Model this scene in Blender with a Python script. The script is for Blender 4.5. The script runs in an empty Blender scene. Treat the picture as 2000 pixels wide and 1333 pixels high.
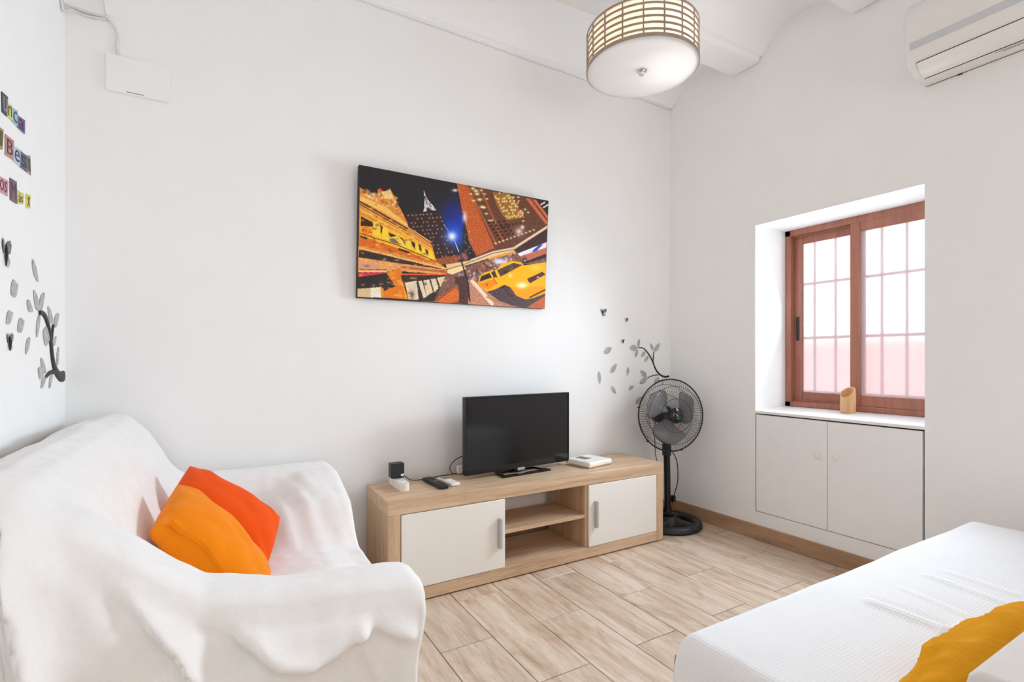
import bpy, bmesh, math, random
import numpy as np
from mathutils import Vector, Matrix, noise
random.seed(7)
scn = bpy.context.scene
COL = scn.collection
PI = math.pi

# ---------------------------------------------------------------- camera / world / light / exposure
FPX = 990.0; PXC = 1000.0; PYC = 702.0; CAM_H = 1.02
TH = math.atan2(580, 990)
cam_d = bpy.data.cameras.new('camera'); cam = bpy.data.objects.new('camera', cam_d); COL.objects.link(cam)
cam_d.sensor_width = 36.0; cam_d.sensor_fit = 'HORIZONTAL'
cam_d.lens = FPX / 2000 * 36.0
cam_d.shift_y = (PYC - 666.5) / 2000
cam_d.clip_start = 0.02; cam_d.clip_end = 200
cam.location = (0, 0, CAM_H); cam.rotation_euler = (PI / 2, 0, -TH)
scn.camera = cam

scn.view_settings.view_transform = 'Standard'
scn.view_settings.look = 'None'
scn.view_settings.gamma = 1.0
scn.view_settings.use_curve_mapping = False
scn.view_settings.exposure = 0.08
scn.cycles.max_bounces = 10
scn.cycles.diffuse_bounces = 7
scn.cycles.glossy_bounces = 4
scn.cycles.transmission_bounces = 8
scn.cycles.transparent_max_bounces = 8
scn.cycles.caustics_reflective = False
scn.cycles.caustics_refractive = False
scn.cycles.sample_clamp_indirect = 8.0

world = bpy.data.worlds.new('world'); scn.world = world; world.use_nodes = True
bg = world.node_tree.nodes['Background']
bg.inputs['Color'].default_value = (0.82, 0.90, 1.0, 1); bg.inputs['Strength'].default_value = 1.5

def lamp(name, kind, loc, aim, energy, color, size=None, size_y=None):
    d = bpy.data.lights.new(name, kind); o = bpy.data.objects.new(name, d); COL.objects.link(o)
    o.location = loc
    zz = -Vector(aim).normalized(); xx = Vector((0, 0, 1)).cross(zz).normalized(); yy = zz.cross(xx)
    o.rotation_euler = Matrix((xx, yy, zz)).transposed().to_euler()
    d.energy = energy; d.color = color
    if kind == 'AREA':
        d.shape = 'RECTANGLE'; d.size = size; d.size_y = size_y
    return o

# sun over the roof onto the house across the street, daylight at the window, added fill lamp behind the camera
lamp('sun', 'SUN', (0, 0, 6), (0.62, -0.12, -0.72), 7.5, (1.0, 0.97, 0.92)).data.angle = 0.01
W_LIGHT = lamp('window_daylight', 'AREA', (2.915, 1.39, 1.26), (-1, 0, 0), 1.8, (0.80, 0.90, 1.0), 0.74, 0.98)
K_LIGHT = lamp('window_skylight', 'AREA', (2.855, 1.39, 1.50), (-1, 0, -0.45), 16.5, (0.75, 0.875, 1.0), 0.72, 0.34)
K_LIGHT.data.spread = math.radians(118)
G_LIGHT = lamp('window_street_bounce', 'AREA', (2.83, 1.39, 1.02), (-1, 0, 0.6), 4.6, (0.82, 0.91, 1.0), 0.72, 0.40)
G_LIGHT.data.spread = math.radians(130)
S_LIGHT = lamp('rear_fill_light', 'AREA', (1.45, -2.25, 1.15), (0.0, 1, 0.06), 15, (1.0, 0.91, 0.81), 1.2, 1.8)  # fill lamp added behind the camera to lift the room, no terrace known

# ---------------------------------------------------------------- calibration helpers (metres on real planes)
FV = np.array([math.sin(TH), math.cos(TH), 0.0]); RV = np.array([math.cos(TH), -math.sin(TH), 0.0]); UV = np.array([0, 0, 1.0])
CV = np.array([0, 0, CAM_H])
def ray(x, y): return FV * FPX + RV * (x - PXC) + UV * (PYC - y)
def on(x, y, ax, v):
    d = ray(x, y); return CV + d * ((v - CV[ax]) / d[ax])
def proj(p):
    d = np.asarray(p, float) - CV; z = d @ FV
    return PXC + FPX * (d @ RV) / z, PYC - FPX * (d @ UV) / z

# ---------------------------------------------------------------- materials
def lin(c):
    return tuple(((v / 255) / 12.92 if v / 255 <= 0.04045 else ((v / 255 + 0.055) / 1.055) ** 2.4) for v in c)
class NT:
    def __init__(s, name):
        s.m = bpy.data.materials.new(name); s.m.use_nodes = True; s.t = s.m.node_tree; s.t.nodes.clear()
        s.out = s.n('ShaderNodeOutputMaterial'); s.p = s.n('ShaderNodeBsdfPrincipled'); s.l(s.p, 'BSDF', s.out, 'Surface')
    def n(s, typ, **kw):
        nd = s.t.nodes.new(typ)
        for k, v in kw.items(): setattr(nd, k, v)
        return nd
    def l(s, a, ao, b, bi): s.t.links.new(a.outputs[ao], b.inputs[bi])
    def set(s, nd, **kw):
        for k, v in kw.items(): nd.inputs[k.replace('_', ' ')].default_value = v
        return nd
    def ramp(s, stops):
        r = s.n('ShaderNodeValToRGB'); e = r.color_ramp.elements
        while len(e) < len(stops): e.new(0.5)
        for q, (pos, c) in zip(e, stops): q.position = pos; q.color = (*c, 1)
        return r
def plain(name, rgb, rough=0.5, metal=0.0, bump=0.0, bscale=200.0, var=0.03, spec=0.5, coat=0.0):
    k = NT(name); c = lin(rgb)
    tc = k.n('ShaderNodeTexCoord'); nz = k.n('ShaderNodeTexNoise'); k.l(tc, 'Object', nz, 'Vector'); k.set(nz, Scale=bscale * 0.05 + 2, Detail=3.0)
    r = k.ramp([(0.3, tuple(v * (1 - var) for v in c)), (0.7, tuple(min(1, v * (1 + var)) for v in c))])
    k.l(nz, 'Fac', r, 'Fac'); k.l(r, 'Color', k.p, 'Base Color')
    k.set(k.p, Roughness=rough, Metallic=metal); k.p.inputs['Specular IOR Level'].default_value = spec
    if coat: k.p.inputs['Coat Weight'].default_value = coat
    if bump:
        n2 = k.n('ShaderNodeTexNoise'); k.l(tc, 'Object', n2, 'Vector'); k.set(n2, Scale=bscale, Detail=4.0)
        b = k.n('ShaderNodeBump'); k.set(b, Strength=bump, Distance=0.002); k.l(n2, 'Fac', b, 'Height'); k.l(b, 'Normal', k.p, 'Normal')
    return k.m
def wood(name, dark, mid, light, axis='X', rough=0.45, scale=1.0, stretch=16.0, use_random=False, bump=0.12, knots=False):
    k = NT(name)
    tc = k.n('ShaderNodeTexCoord'); mp = k.n('ShaderNodeMapping'); k.l(tc, 'Object', mp, 'Vector')
    s = [stretch * scale] * 3; s['XYZ'.index(axis)] = (1.9 if use_random else 1.1) * scale
    mp.inputs['Scale'].default_value = s
    src = mp
    if use_random:
        oi = k.n('ShaderNodeObjectInfo'); cb = k.n('ShaderNodeCombineXYZ')
        mul = k.n('ShaderNodeMath', operation='MULTIPLY'); mul.inputs[1].default_value = 71.0
        k.l(oi, 'Random', mul, 0)
        for i in 'XYZ': k.l(mul, 'Value', cb, i)
        ad = k.n('ShaderNodeVectorMath', operation='ADD'); k.l(mp, 'Vector', ad, 0); k.l(cb, 'Vector', ad, 1); src = ad
    n1 = k.n('ShaderNodeTexNoise'); k.l(src, 'Vector', n1, 'Vector'); k.set(n1, Scale=1.3, Detail=6.0, Roughness=0.62, Distortion=0.6)
    n2 = k.n('ShaderNodeTexNoise'); k.l(src, 'Vector', n2, 'Vector'); k.set(n2, Scale=9.0, Detail=3.0, Roughness=0.6)
    mx = k.n('ShaderNodeMix', data_type='FLOAT'); mx.inputs['Factor'].default_value = 0.3
    k.t.links.new(n1.outputs['Fac'], mx.inputs[2]); k.t.links.new(n2.outputs['Fac'], mx.inputs[3])
    r = k.ramp([(0.30, lin(dark)), (0.5, lin(mid)), (0.68, lin(light))])
    k.t.links.new(mx.outputs[0], r.inputs['Fac'])
    last = r
    if use_random:
        hsv = k.n('ShaderNodeHueSaturation')
        mr = k.n('ShaderNodeMapRange'); k.l(oi, 'Random', mr, 'Value'); mr.inputs['To Min'].default_value = 0.95; mr.inputs['To Max'].default_value = 1.06
        k.l(mr, 'Result', hsv, 'Value'); k.l(r, 'Color', hsv, 'Color'); last = hsv
    if use_random:
        mp3 = k.n('ShaderNodeMapping'); mp3.inputs['Scale'].default_value = (3.2, 0.9, 1); ad3 = k.n('ShaderNodeVectorMath', operation='ADD')
        k.l(tc, 'Object', ad3, 0); k.l(cb, 'Vector', ad3, 1); k.l(ad3, 'Vector', mp3, 'Vector')
        n3 = k.n('ShaderNodeTexNoise'); k.l(mp3, 'Vector', n3, 'Vector'); k.set(n3, Scale=3.0, Detail=5.0, Roughness=0.65, Distortion=1.2)
        r3 = k.ramp([(0.50, (1, 1, 1)), (0.72, (0.70, 0.60, 0.51))]); k.l(n3, 'Fac', r3, 'Fac')
        mm = k.n('ShaderNodeMix', data_type='RGBA', blend_type='MULTIPLY'); mm.inputs['Factor'].default_value = 1.0
        k.t.links.new(last.outputs['Color'], mm.inputs[6]); k.t.links.new(r3.outputs['Color'], mm.inputs[7])
        k.t.links.new(mm.outputs[2], k.p.inputs['Base Color'])
    else: k.l(last, 'Color', k.p, 'Base Color')
    k.set(k.p, Roughness=rough)
    b = k.n('ShaderNodeBump'); k.set(b, Strength=bump, Distance=0.0015); k.l(n2, 'Fac', b, 'Height'); k.l(b, 'Normal', k.p, 'Normal')
    return k.m
def cloth(name, rgb, rough=0.9, weave=900.0, bump=0.15, wrinkle=0.0, sheen=0.2, var=0.03, wscale=9.0):
    k = NT(name); c = lin(rgb)
    tc = k.n('ShaderNodeTexCoord'); nz = k.n('ShaderNodeTexNoise'); k.l(tc, 'Object', nz, 'Vector'); k.set(nz, Scale=wscale, Detail=5.0, Roughness=0.6, Distortion=0.8)
    r = k.ramp([(0.3, tuple(v * (1 - var) for v in c)), (0.7, tuple(min(1, v * (1 + var)) for v in c))])
    k.l(nz, 'Fac', r, 'Fac'); k.l(r, 'Color', k.p, 'Base Color'); k.set(k.p, Roughness=rough)
    k.p.inputs['Sheen Weight'].default_value = sheen; k.p.inputs['Specular IOR Level'].default_value = 0.2
    n2 = k.n('ShaderNodeTexNoise'); k.l(tc, 'Object', n2, 'Vector'); k.set(n2, Scale=weave, Detail=2.0)
    b = k.n('ShaderNodeBump'); k.set(b, Strength=bump, Distance=0.001); k.l(n2, 'Fac', b, 'Height')
    if wrinkle:
        b2 = k.n('ShaderNodeBump'); k.set(b2, Strength=wrinkle, Distance=0.02); k.l(nz, 'Fac', b2, 'Height'); k.l(b, 'Normal', b2, 'Normal'); k.l(b2, 'Normal', k.p, 'Normal')
    else: k.l(b, 'Normal', k.p, 'Normal')
    return k.m
def waffle(name, rgb):
    k = NT(name); c = lin(rgb)
    tc = k.n('ShaderNodeTexCoord'); uv = k.n('ShaderNodeUVMap'); uv.uv_map = 'cloth'
    w1 = k.n('ShaderNodeTexWave', bands_direction='X'); w2 = k.n('ShaderNodeTexWave', bands_direction='Y')
    for w in (w1, w2): k.l(uv, 'UV', w, 'Vector'); k.set(w, Scale=42.0, Distortion=0.0)
    mx = k.n('ShaderNodeMath', operation='ADD'); k.l(w1, 'Fac', mx, 0); k.l(w2, 'Fac', mx, 1)
    b = k.n('ShaderNodeBump'); k.set(b, Strength=0.28, Distance=0.0015); k.l(mx, 'Value', b, 'Height'); k.l(b, 'Normal', k.p, 'Normal')
    k.p.inputs['Base Color'].default_value = (*c, 1); k.set(k.p, Roughness=0.95); k.p.inputs['Specular IOR Level'].default_value = 0.15
    return k.m

M = {}
M['wall'] = plain('white_wall_paint', (247, 247, 246), 0.75, bump=0.10, bscale=60, var=0.008, spec=0.25)
M['wall_gloss'] = plain('white_board_paint', (246, 246, 246), 0.5, var=0.01, spec=0.35)
M['plaster'] = plain('ceiling_plaster', (249, 249, 250), 0.8, bump=0.10, bscale=30, var=0.006, spec=0.2)
M['grout'] = plain('floor_grout', (120, 100, 84), 0.9, bump=0.2, bscale=300)
M['plank'] = wood('wood_look_floor_tile', (176, 143, 116), (214, 192, 170), (230, 215, 199), 'Y', 0.30, 1.0, 22.0, True, 0.05)
M['skirt'] = wood('wood_look_skirting_tile', (150, 116, 90), (176, 141, 112), (194, 161, 131), 'Y', 0.42, 1.3, 9.0)
M['oak'] = wood('sonoma_oak', (172, 136, 104), (206, 174, 141), (224, 198, 168), 'X', 0.5, 1.4, 18.0)
M['oak_side'] = wood('sonoma_oak_upright', (172, 136, 104), (201, 168, 134), (219, 191, 159), 'Z', 0.5, 1.4, 18.0)
M['door_white'] = plain('white_laminate', (240, 236, 229), 0.38, var=0.004)
M['brushed'] = plain('brushed_steel', (196, 194, 192), 0.38, 0.45)
M['chrome'] = plain('chrome', (215, 216, 220), 0.10, 1.0)
M['black'] = plain('black_plastic', (24, 24, 26), 0.42)
M['black_gloss'] = plain('black_gloss_plastic', (12, 12, 14), 0.14)
M['screen'] = plain('screen_glass', (7, 7, 9), 0.10, spec=0.6)
M['sheet'] = cloth('white_cotton_sheet', (240, 238, 236), 0.9, 700, 0.10, 0.09, wscale=14.0)
M['beige'] = cloth('beige_upholstery', (196, 168, 128), 0.95, 500, 0.3)
M['waffle'] = waffle('white_waffle_weave', (243, 243, 244))
M['greywhite'] = cloth('pale_grey_upholstery', (226, 221, 217), 0.95, 600, 0.15)
M['orange_red'] = cloth('orange_red_cotton', (242, 84, 2), 0.85, 500, 0.2, 0.25, sheen=0.05)
M['orange'] = cloth('amber_orange_velvet', (248, 138, 2), 0.85, 500, 0.2, 0.35, sheen=0.06)
M['yellow'] = cloth('golden_yellow_cotton', (222, 152, 2), 1.0, 500, 0.15, 0.3, sheen=0.0)
M['frame'] = wood('red_brown_window_frame', (146, 92, 74), (166, 108, 88), (182, 124, 102), 'Z', 0.42, 1.4, 20.0)
M['sill'] = plain('white_sill', (246, 245, 244), 0.35, var=0.006)
def make_shade():
    k = NT('cream_shade_fabric'); df = k.n('ShaderNodeBsdfDiffuse'); tr = k.n('ShaderNodeBsdfTranslucent'); c = (*lin((252, 243, 224)), 1)
    nz_ = k.n('ShaderNodeTexNoise'); k.set(nz_, Scale=300.0); r = k.ramp([(0.3, lin((250, 244, 232))), (0.7, lin((253, 248, 239)))]); k.l(nz_, 'Fac', r, 'Fac')
    k.l(r, 'Color', df, 'Color'); k.l(r, 'Color', tr, 'Color'); mx = k.n('ShaderNodeMixShader'); mx.inputs[0].default_value = 0.45
    k.l(df, 'BSDF', mx, 1); k.l(tr, 'BSDF', mx, 2); k.l(mx, 'Shader', k.out, 'Surface'); return k.m
M['shade'] = make_shade()
M['taupe'] = wood('taupe_wood_strip', (146, 126, 110), (162, 142, 126), (174, 154, 138), 'X', 0.4, 2, 10)
def make_acrylic():
    k = NT('white_acrylic'); k.set(k.p, Roughness=0.16); k.p.inputs['Base Color'].default_value = (*lin((232, 231, 232)), 1)
    nz_ = k.n('ShaderNodeTexNoise'); k.set(nz_, Scale=4.0); r = k.ramp([(0.3, lin((231, 230, 231))), (0.7, lin((234, 233, 233)))]); k.l(nz_, 'Fac', r, 'Fac'); k.l(r, 'Color', k.p, 'Base Color')
    tr = k.n('ShaderNodeBsdfTranslucent'); tr.inputs['Color'].default_value = (0.95, 0.95, 0.95, 1)
    mx = k.n('ShaderNodeMixShader'); mx.inputs[0].default_value = 0.22; k.l(k.p, 'BSDF', mx, 1); k.l(tr, 'BSDF', mx, 2); k.l(mx, 'Shader', k.out, 'Surface'); return k.m
M['acrylic'] = make_acrylic()
M['ac_white'] = plain('white_appliance_plastic', (238, 236, 232), 0.3, var=0.005)
M['ac_grey'] = plain('pale_grey_plastic', (205, 206, 212), 0.35)
M['dark'] = plain('dark_gap', (34, 26, 24), 0.8)
M['print_grey'] = plain('small_grey_print', (120, 114, 112), 0.6)
M['white_plastic'] = plain('white_plastic', (240, 236, 226), 0.35, var=0.006)
M['grey_display'] = plain('grey_display', (130, 136, 128), 0.3)
M['cable_white'] = plain('white_cable', (226, 224, 220), 0.5)
M['cable_black'] = plain('black_cable', (40, 32, 30), 0.5)
M['leaf'] = plain('silver_leaf_print', (184, 184, 180), 0.45, bump=0.5, bscale=900, var=0.2)
M['leaf_dark'] = plain('dark_silver_print', (120, 119, 116), 0.5, bump=0.5, bscale=900, var=0.25)
M['branch'] = plain('black_branch_sticker', (38, 34, 36), 0.55)
M['blade'] = plain('smoke_grey_fan_blade', (128, 128, 130), 0.2, var=0.02)
M['teal'] = plain('teal_print', (30, 150, 160), 0.4)
M['pale_print'] = plain('pale_print', (215, 220, 224), 0.4)
M['bamboo'] = wood('bamboo', (204, 150, 104), (222, 172, 124), (234, 190, 146), 'Z', 0.5, 2.0, 14.0)
M['iron'] = plain('painted_iron_bar', (70, 64, 76), 0.6)
M['render_white'] = plain('white_render', (250, 249, 247), 0.9, bump=0.2, bscale=12, var=0.02)
M['render_pink'] = plain('salmon_render', (238, 160, 156), 0.9, bump=0.2, bscale=12, var=0.03)
M['asphalt'] = plain('pavement', (150, 148, 144), 0.9, bump=0.3, bscale=60)
def make_glass():
    k = NT('frosted_glass'); t = k.t
    rf = k.n('ShaderNodeBsdfRefraction'); k.set(rf, Roughness=0.32, IOR=1.15); rf.inputs['Color'].default_value = (0.99, 0.99, 1, 1)
    tr = k.n('ShaderNodeBsdfTranslucent'); tr.inputs['Color'].default_value = (0.95, 0.95, 1, 1)
    tc = k.n('ShaderNodeTexCoord'); nz = k.n('ShaderNodeTexNoise'); k.l(tc, 'Object', nz, 'Vector'); k.set(nz, Scale=160.0, Detail=2.0)
    b = k.n('ShaderNodeBump'); k.set(b, Strength=0.25, Distance=0.002); k.l(nz, 'Fac', b, 'Height'); k.l(b, 'Normal', rf, 'Normal')
    mx = k.n('ShaderNodeMixShader'); mx.inputs[0].default_value = 0.45; k.l(rf, 'BSDF', mx, 1); k.l(tr, 'BSDF', mx, 2); k.l(mx, 'Shader', k.out, 'Surface')
    return k.m
M['glass'] = make_glass()

# ---------------------------------------------------------------- mesh helpers
class MB:
    def __init__(s): s.v = []; s.f = []; s.wn = False
    def add(s, vs, fs):
        o = len(s.v); s.v += [tuple(map(float, p)) for p in vs]; s.f += [tuple(i + o for i in f) for f in fs]; return s
    def box(s, x0, y0, z0, x1, y1, z1, bv=0.0, seg=1):
        if bv <= 0:
            vs = [(x, y, z) for z in (z0, z1) for y in (y0, y1) for x in (x0, x1)]
            return s.add(vs, [(0, 2, 3, 1), (4, 5, 7, 6), (0, 1, 5, 4), (2, 6, 7, 3), (0, 4, 6, 2), (1, 3, 7, 5)])
        s.wn = True
        bm = bmesh.new(); bmesh.ops.create_cube(bm, size=1.0)
        for q in bm.verts: q.co = Vector(((x0 + x1) / 2 + q.co.x * (x1 - x0), (y0 + y1) / 2 + q.co.y * (y1 - y0), (z0 + z1) / 2 + q.co.z * (z1 - z0)))
        bmesh.ops.bevel(bm, geom=bm.edges[:], offset=min(bv, 0.49 * min(abs(x1 - x0), abs(y1 - y0), abs(z1 - z0))), segments=seg, affect='EDGES', profile=0.5)
        bm.verts.index_update(); s.add([v.co for v in bm.verts], [[v.index for v in f.verts] for f in bm.faces]); bm.free(); return s
    def grid(s, pts, close_u=False):   # pts[i][j]
        n, m = len(pts), len(pts[0]); vs = [p for r in pts for p in r]; fs = []
        for i in range(n if close_u else n - 1):
            for j in range(m - 1):
                a = i * m + j; b = ((i + 1) % n) * m + j; fs.append((a, b, b + 1, a + 1))
        return s.add(vs, fs)
    def tube(s, pts, r, n=8, caps=True):
        pts = [Vector(p) for p in pts]; rs = r if isinstance(r, (list, tuple)) else [r] * len(pts)
        rings = []; up = None
        for i, p in enumerate(pts):
            t = (pts[min(i + 1, len(pts) - 1)] - pts[max(i - 1, 0)]).normalized()
            if up is None: up = Vector((0, 0, 1)) if abs(t.z) < 0.9 else Vector((1, 0, 0))
            a = t.cross(up).normalized(); up = a.cross(t).normalized()
            rings.append([p + (a * math.cos(k * 2 * PI / n) + up * math.sin(k * 2 * PI / n)) * rs[i] for k in range(n)])
        o = len(s.v); s.v += [tuple(q) for rg in rings for q in rg]
        for i in range(len(rings) - 1):
            for k in range(n):
                a = o + i * n + k; b = o + i * n + (k + 1) % n; s.f.append((a, b, b + n, a + n))
        if caps:
            s.f.append(tuple(o + k for k in range(n))[::-1]); s.f.append(tuple(o + (len(rings) - 1) * n + k for k in range(n)))
        return s
    def lathe(s, prof, c=(0, 0, 0), n=32, axis=(0, 0, 1), xdir=None):   # prof: (r, h)
        ax = Vector(axis).normalized(); xd = Vector(xdir) if xdir else (Vector((1, 0, 0)) if abs(ax.x) < 0.9 else Vector((0, 1, 0)))
        xd = (xd - ax * xd.dot(ax)).normalized(); yd = ax.cross(xd); c = Vector(c)
        pts = [[c + ax * h + (xd * math.cos(k * 2 * PI / n) + yd * math.sin(k * 2 * PI / n)) * r for r, h in prof] for k in range(n)]
        return s.grid(pts, True)
    def torus(s, c, axis, R, r, n=64, m=8):
        ax = Vector(axis).normalized(); xd = Vector((0, 0, 1)).cross(ax)
        if xd.length < 0.01: xd = Vector((1, 0, 0))
        xd.normalize(); yd = ax.cross(xd); c = Vector(c)
        o = len(s.v)
        for i in range(n):
            d = xd * math.cos(i * 2 * PI / n) + yd * math.sin(i * 2 * PI / n)
            for j in range(m): s.v.append(tuple(c + d * (R + r * math.cos(j * 2 * PI / m)) + ax * (r * math.sin(j * 2 * PI / m))))
        for i in range(n):
            for j in range(m):
                s.f.append((o + i * m + j, o + ((i + 1) % n) * m + j, o + ((i + 1) % n) * m + (j + 1) % m, o + i * m + (j + 1) % m))
        return s
    def prism(s, poly, d):   # poly: 3d points in order, d: extrusion vector
        n = len(poly); d = Vector(d); a = [Vector(p) for p in poly]
        s.add(a + [p + d for p in a], [tuple(range(n))[::-1], tuple(range(n, 2 * n))] + [(i, (i + 1) % n, n + (i + 1) % n, n + i) for i in range(n)])
        return s
    def xform(s, m): s.v = [tuple(m @ Vector(p)) for p in s.v]; return s
    def mesh(s, name, mat, smooth=True, angle=38, origin=None):
        me = bpy.data.meshes.new(name)
        vs = s.v if origin is None else [(p[0] - origin[0], p[1] - origin[1], p[2] - origin[2]) for p in s.v]
        me.from_pydata(vs, [], s.f); me.validate()
        bm = bmesh.new(); bm.from_mesh(me); bmesh.ops.recalc_face_normals(bm, faces=bm.faces); bm.to_mesh(me); bm.free()
        if smooth: me.shade_smooth(); me.set_sharp_from_angle(angle=math.radians(angle))
        me.materials.append(mat if not isinstance(mat, str) else M[mat]); return me
def wpos(o):
    p = Vector((0, 0, 0))
    while o is not None: p += o.location; o = o.parent
    return p
def obj(name, mb, mat, parent=None, smooth=True, angle=38, at=None, label=None, kind=None):
    """mb in world coordinates (rotation of parents is always zero while building)"""
    base = wpos(parent) if parent else Vector((0, 0, 0))
    org = Vector(at) if at is not None else base
    o = bpy.data.objects.new(name, mb.mesh(name, mat, smooth, angle, org)); COL.objects.link(o)
    o.parent = parent; o.location = org - base
    if mb.wn and smooth:
        w_ = o.modifiers.new('weighted', 'WEIGHTED_NORMAL'); w_.keep_sharp = True; w_.weight = 90
    if label: o['label'] = label
    if kind: o['kind'] = kind
    return o
def tag(o, label, cat, group=None):
    o['label'] = label; o['category'] = cat
    if group: o['group'] = group
    return o
def thing(name, label, cat, loc=(0, 0, 0), group=None):
    o = bpy.data.objects.new(name, None); COL.objects.link(o); o.location = loc; o.empty_display_size = 0.05
    return tag(o, label, cat, group)
def struct(name, mb, mat, parent=None, smooth=True, at=None):
    o = obj(name, mb, mat, parent, smooth, at=at)
    if parent is None: o['kind'] = 'structure'
    return o
def spline(pts, n=8):
    pts = [Vector(p) for p in pts]; out = []
    for i in range(len(pts) - 1):
        p0 = pts[max(i - 1, 0)]; p1 = pts[i]; p2 = pts[i + 1]; p3 = pts[min(i + 2, len(pts) - 1)]
        for k in range(n):
            t = k / n
            out.append(0.5 * ((2 * p1) + (p2 - p0) * t + (2 * p0 - 5 * p1 + 4 * p2 - p3) * t * t + (3 * p1 - p0 - 3 * p2 + p3) * t ** 3))
    out.append(pts[-1]); return out

# ================================================================ ROOM SHELL
XL, XR, YB, YS = -0.471, 2.65, 2.414, -2.3
ZT = 3.0
WY0, WY1, WZ0, WZ1 = 0.99, 1.787, 0.727, 1.78      # window recess
CZ0 = 0.157                                          # bottom of the cupboard opening
struct('wall_back', MB().box(XL - 0.2, YB, -0.05, XR + 0.5, YB + 0.2, ZT), 'wall', smooth=False)
struct('wall_left', MB().box(XL - 0.2, YS - 0.2, -0.05, XL, YB, ZT), 'wall', smooth=False)
wr = MB(); T = 0.42
wr.box(XR, YS - 0.2, -0.05, XR + T, WY0, ZT); wr.box(XR, WY1, -0.05, XR + T, YB, ZT)
wr.box(XR, WY0, -0.05, XR + T, WY1, CZ0); wr.box(XR, WY0, WZ1, XR + T, WY1, ZT)
wr.box(XR + 0.285, WY0, CZ0, XR + T, WY1, WZ0 + 0.012)
struct('wall_right', wr, 'wall', smooth=False)
wf = MB(); OX0, OX1, OZ1 = 0.8, 2.1, 2.1  # unseen opening, invented to let fill light in from behind
wf.box(XL, YS - 0.2, -0.05, OX0, YS, ZT); wf.box(OX1, YS - 0.2, -0.05, XR, YS, ZT); wf.box(OX0, YS - 0.2, OZ1, OX1, YS, ZT)
struct('wall_front', wf, 'wall', smooth=False)

# floor of wood-look tiles, each its own piece
fl = struct('floor', MB().box(XL - 0.2, YS - 0.2, -0.06, XR + 0.05, YB + 0.1, -0.006), 'grout', smooth=False)
PW, PL, GAP = 0.206, 0.617, 0.0028
cache = {}
def plank_mesh(w, l):
    k = (round(w, 3), round(l, 3))
    if k not in cache:
        cache[k] = MB().box(-w / 2, -l / 2, -0.010, w / 2, l / 2, 0.0, 0.0016).mesh('plank', 'plank', False)
    return cache[k]
for c in range(-6, 10):
    x0 = 0.675 + PW * c; x1 = x0 + PW
    x0 = max(x0, XL); x1 = min(x1, XR)
    if x1 - x0 < 0.02: continue
    j0 = 1.642 if c % 2 == 0 else 1.335
    for r in range(-7, 3):
        y0 = j0 + PL * r; y1 = y0 + PL
        y0 = max(y0, YS); y1 = min(y1, YB)
        if y1 - y0 < 0.02: continue
        o = bpy.data.objects.new('plank', plank_mesh(x1 - x0 - GAP, y1 - y0 - GAP)); COL.objects.link(o)
        o.parent = fl; o.location = ((x0 + x1) / 2, (y0 + y1) / 2, random.uniform(-0.0006, 0.0))

# vaulted ceiling: shallow plaster vaults between plastered beams
BEAMS = [(1.745, 1.94, 2.684), (1.095, 1.29, 2.672), (0.445, 0.64, 2.672), (-0.205, -0.01, 2.672), (-0.855, -0.66, 2.672), (-1.505, -1.31, 2.672), (-2.155, -1.96, 2.672)]
spans = []
edges = [(2.376, 2.745)] + []
prev = 2.376
prof = []
for (a, b, zb) in BEAMS:
    n = 14
    for k in range(n + 1):
        t = k / n; y = prev + (b - prev) * t
        prof.append((y, 2.722 + 0.115 * (1 - (2 * t - 1) ** 2) ** 0.8))
    prev = a
cm = MB()
cm.grid([[(x, y, z) for (y, z) in [(YB + 0.02, 2.75)] + prof + [(YS - 0.1, 2.75)]] for x in (XL - 0.02, XR + 0.02)])
cm.grid([[(x, y, 2.98) for y in (YB + 0.1, YS - 0.2)] for x in (XL - 0.1, XR + 0.1)])
ceil = struct('ceiling', cm, 'plaster')
for (a, b, zb) in BEAMS:
    obj('beam', MB().box(XL, a, zb, XR, b, 2.80, 0.03, 4), 'plaster', ceil)
tr = struct('trim_1', MB().box(XL, 2.376, 2.700, XR, YB, 2.775, 0.012, 2), 'plaster')

bb = struct('baseboard_right', MB().box(2.64, YS, 0.0, XR, YB, 0.083, 0.002), 'skirt')
struct('baseboard_back', MB().box(XL, 2.404, 0.0, 2.64, YB, 0.083, 0.002), 'skirt')
struct('baseboard_left', MB().box(XL, YS, 0.0, XL + 0.01, 2.404, 0.083, 0.002), 'skirt')

# ---------------------------------------------------------------- window: sill, frame, sashes, panes
FX = XR + 0.285
sill = MB().prism([(XR - 0.006, WY0, 0.714), (XR - 0.006, WY0, 0.728), (FX, WY0, 0.741), (FX, WY0, 0.714)], (0, WY1 - WY0, 0))
struct('trim_2', sill, 'sill', smooth=False)
win = bpy.data.objects.new('window_1', None); COL.objects.link(win); win.location = (FX, WY0, 0.741); win['kind'] = 'structure'
win['label'] = 'red-brown two-pane sliding window with frosted glass'
FW = 0.034
zb, zt = 0.741, WZ1
fr = MB()
fr.box(FX, WY1 - FW, zb, FX + 0.075, WY1, zt, 0.003); fr.box(FX, WY0, zb, FX + 0.075, WY0 + FW, zt, 0.003)
fr.box(FX, WY0, zt - FW, FX + 0.075, WY1, zt, 0.003); fr.box(FX, WY0, zb, FX + 0.075, WY1, zb + 0.03, 0.003)
fr.box(FX + 0.033, WY0 + FW, zb + 0.03, FX + 0.037, WY1 - FW, zb + 0.042); fr.box(FX + 0.033, WY0 + FW, zt - FW - 0.012, FX + 0.037, WY1 - FW, zt - FW)
obj('window_frame', fr, 'frame', win)
YM = on(1671, 700, 0, FX + 0.01)[1]
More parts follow.
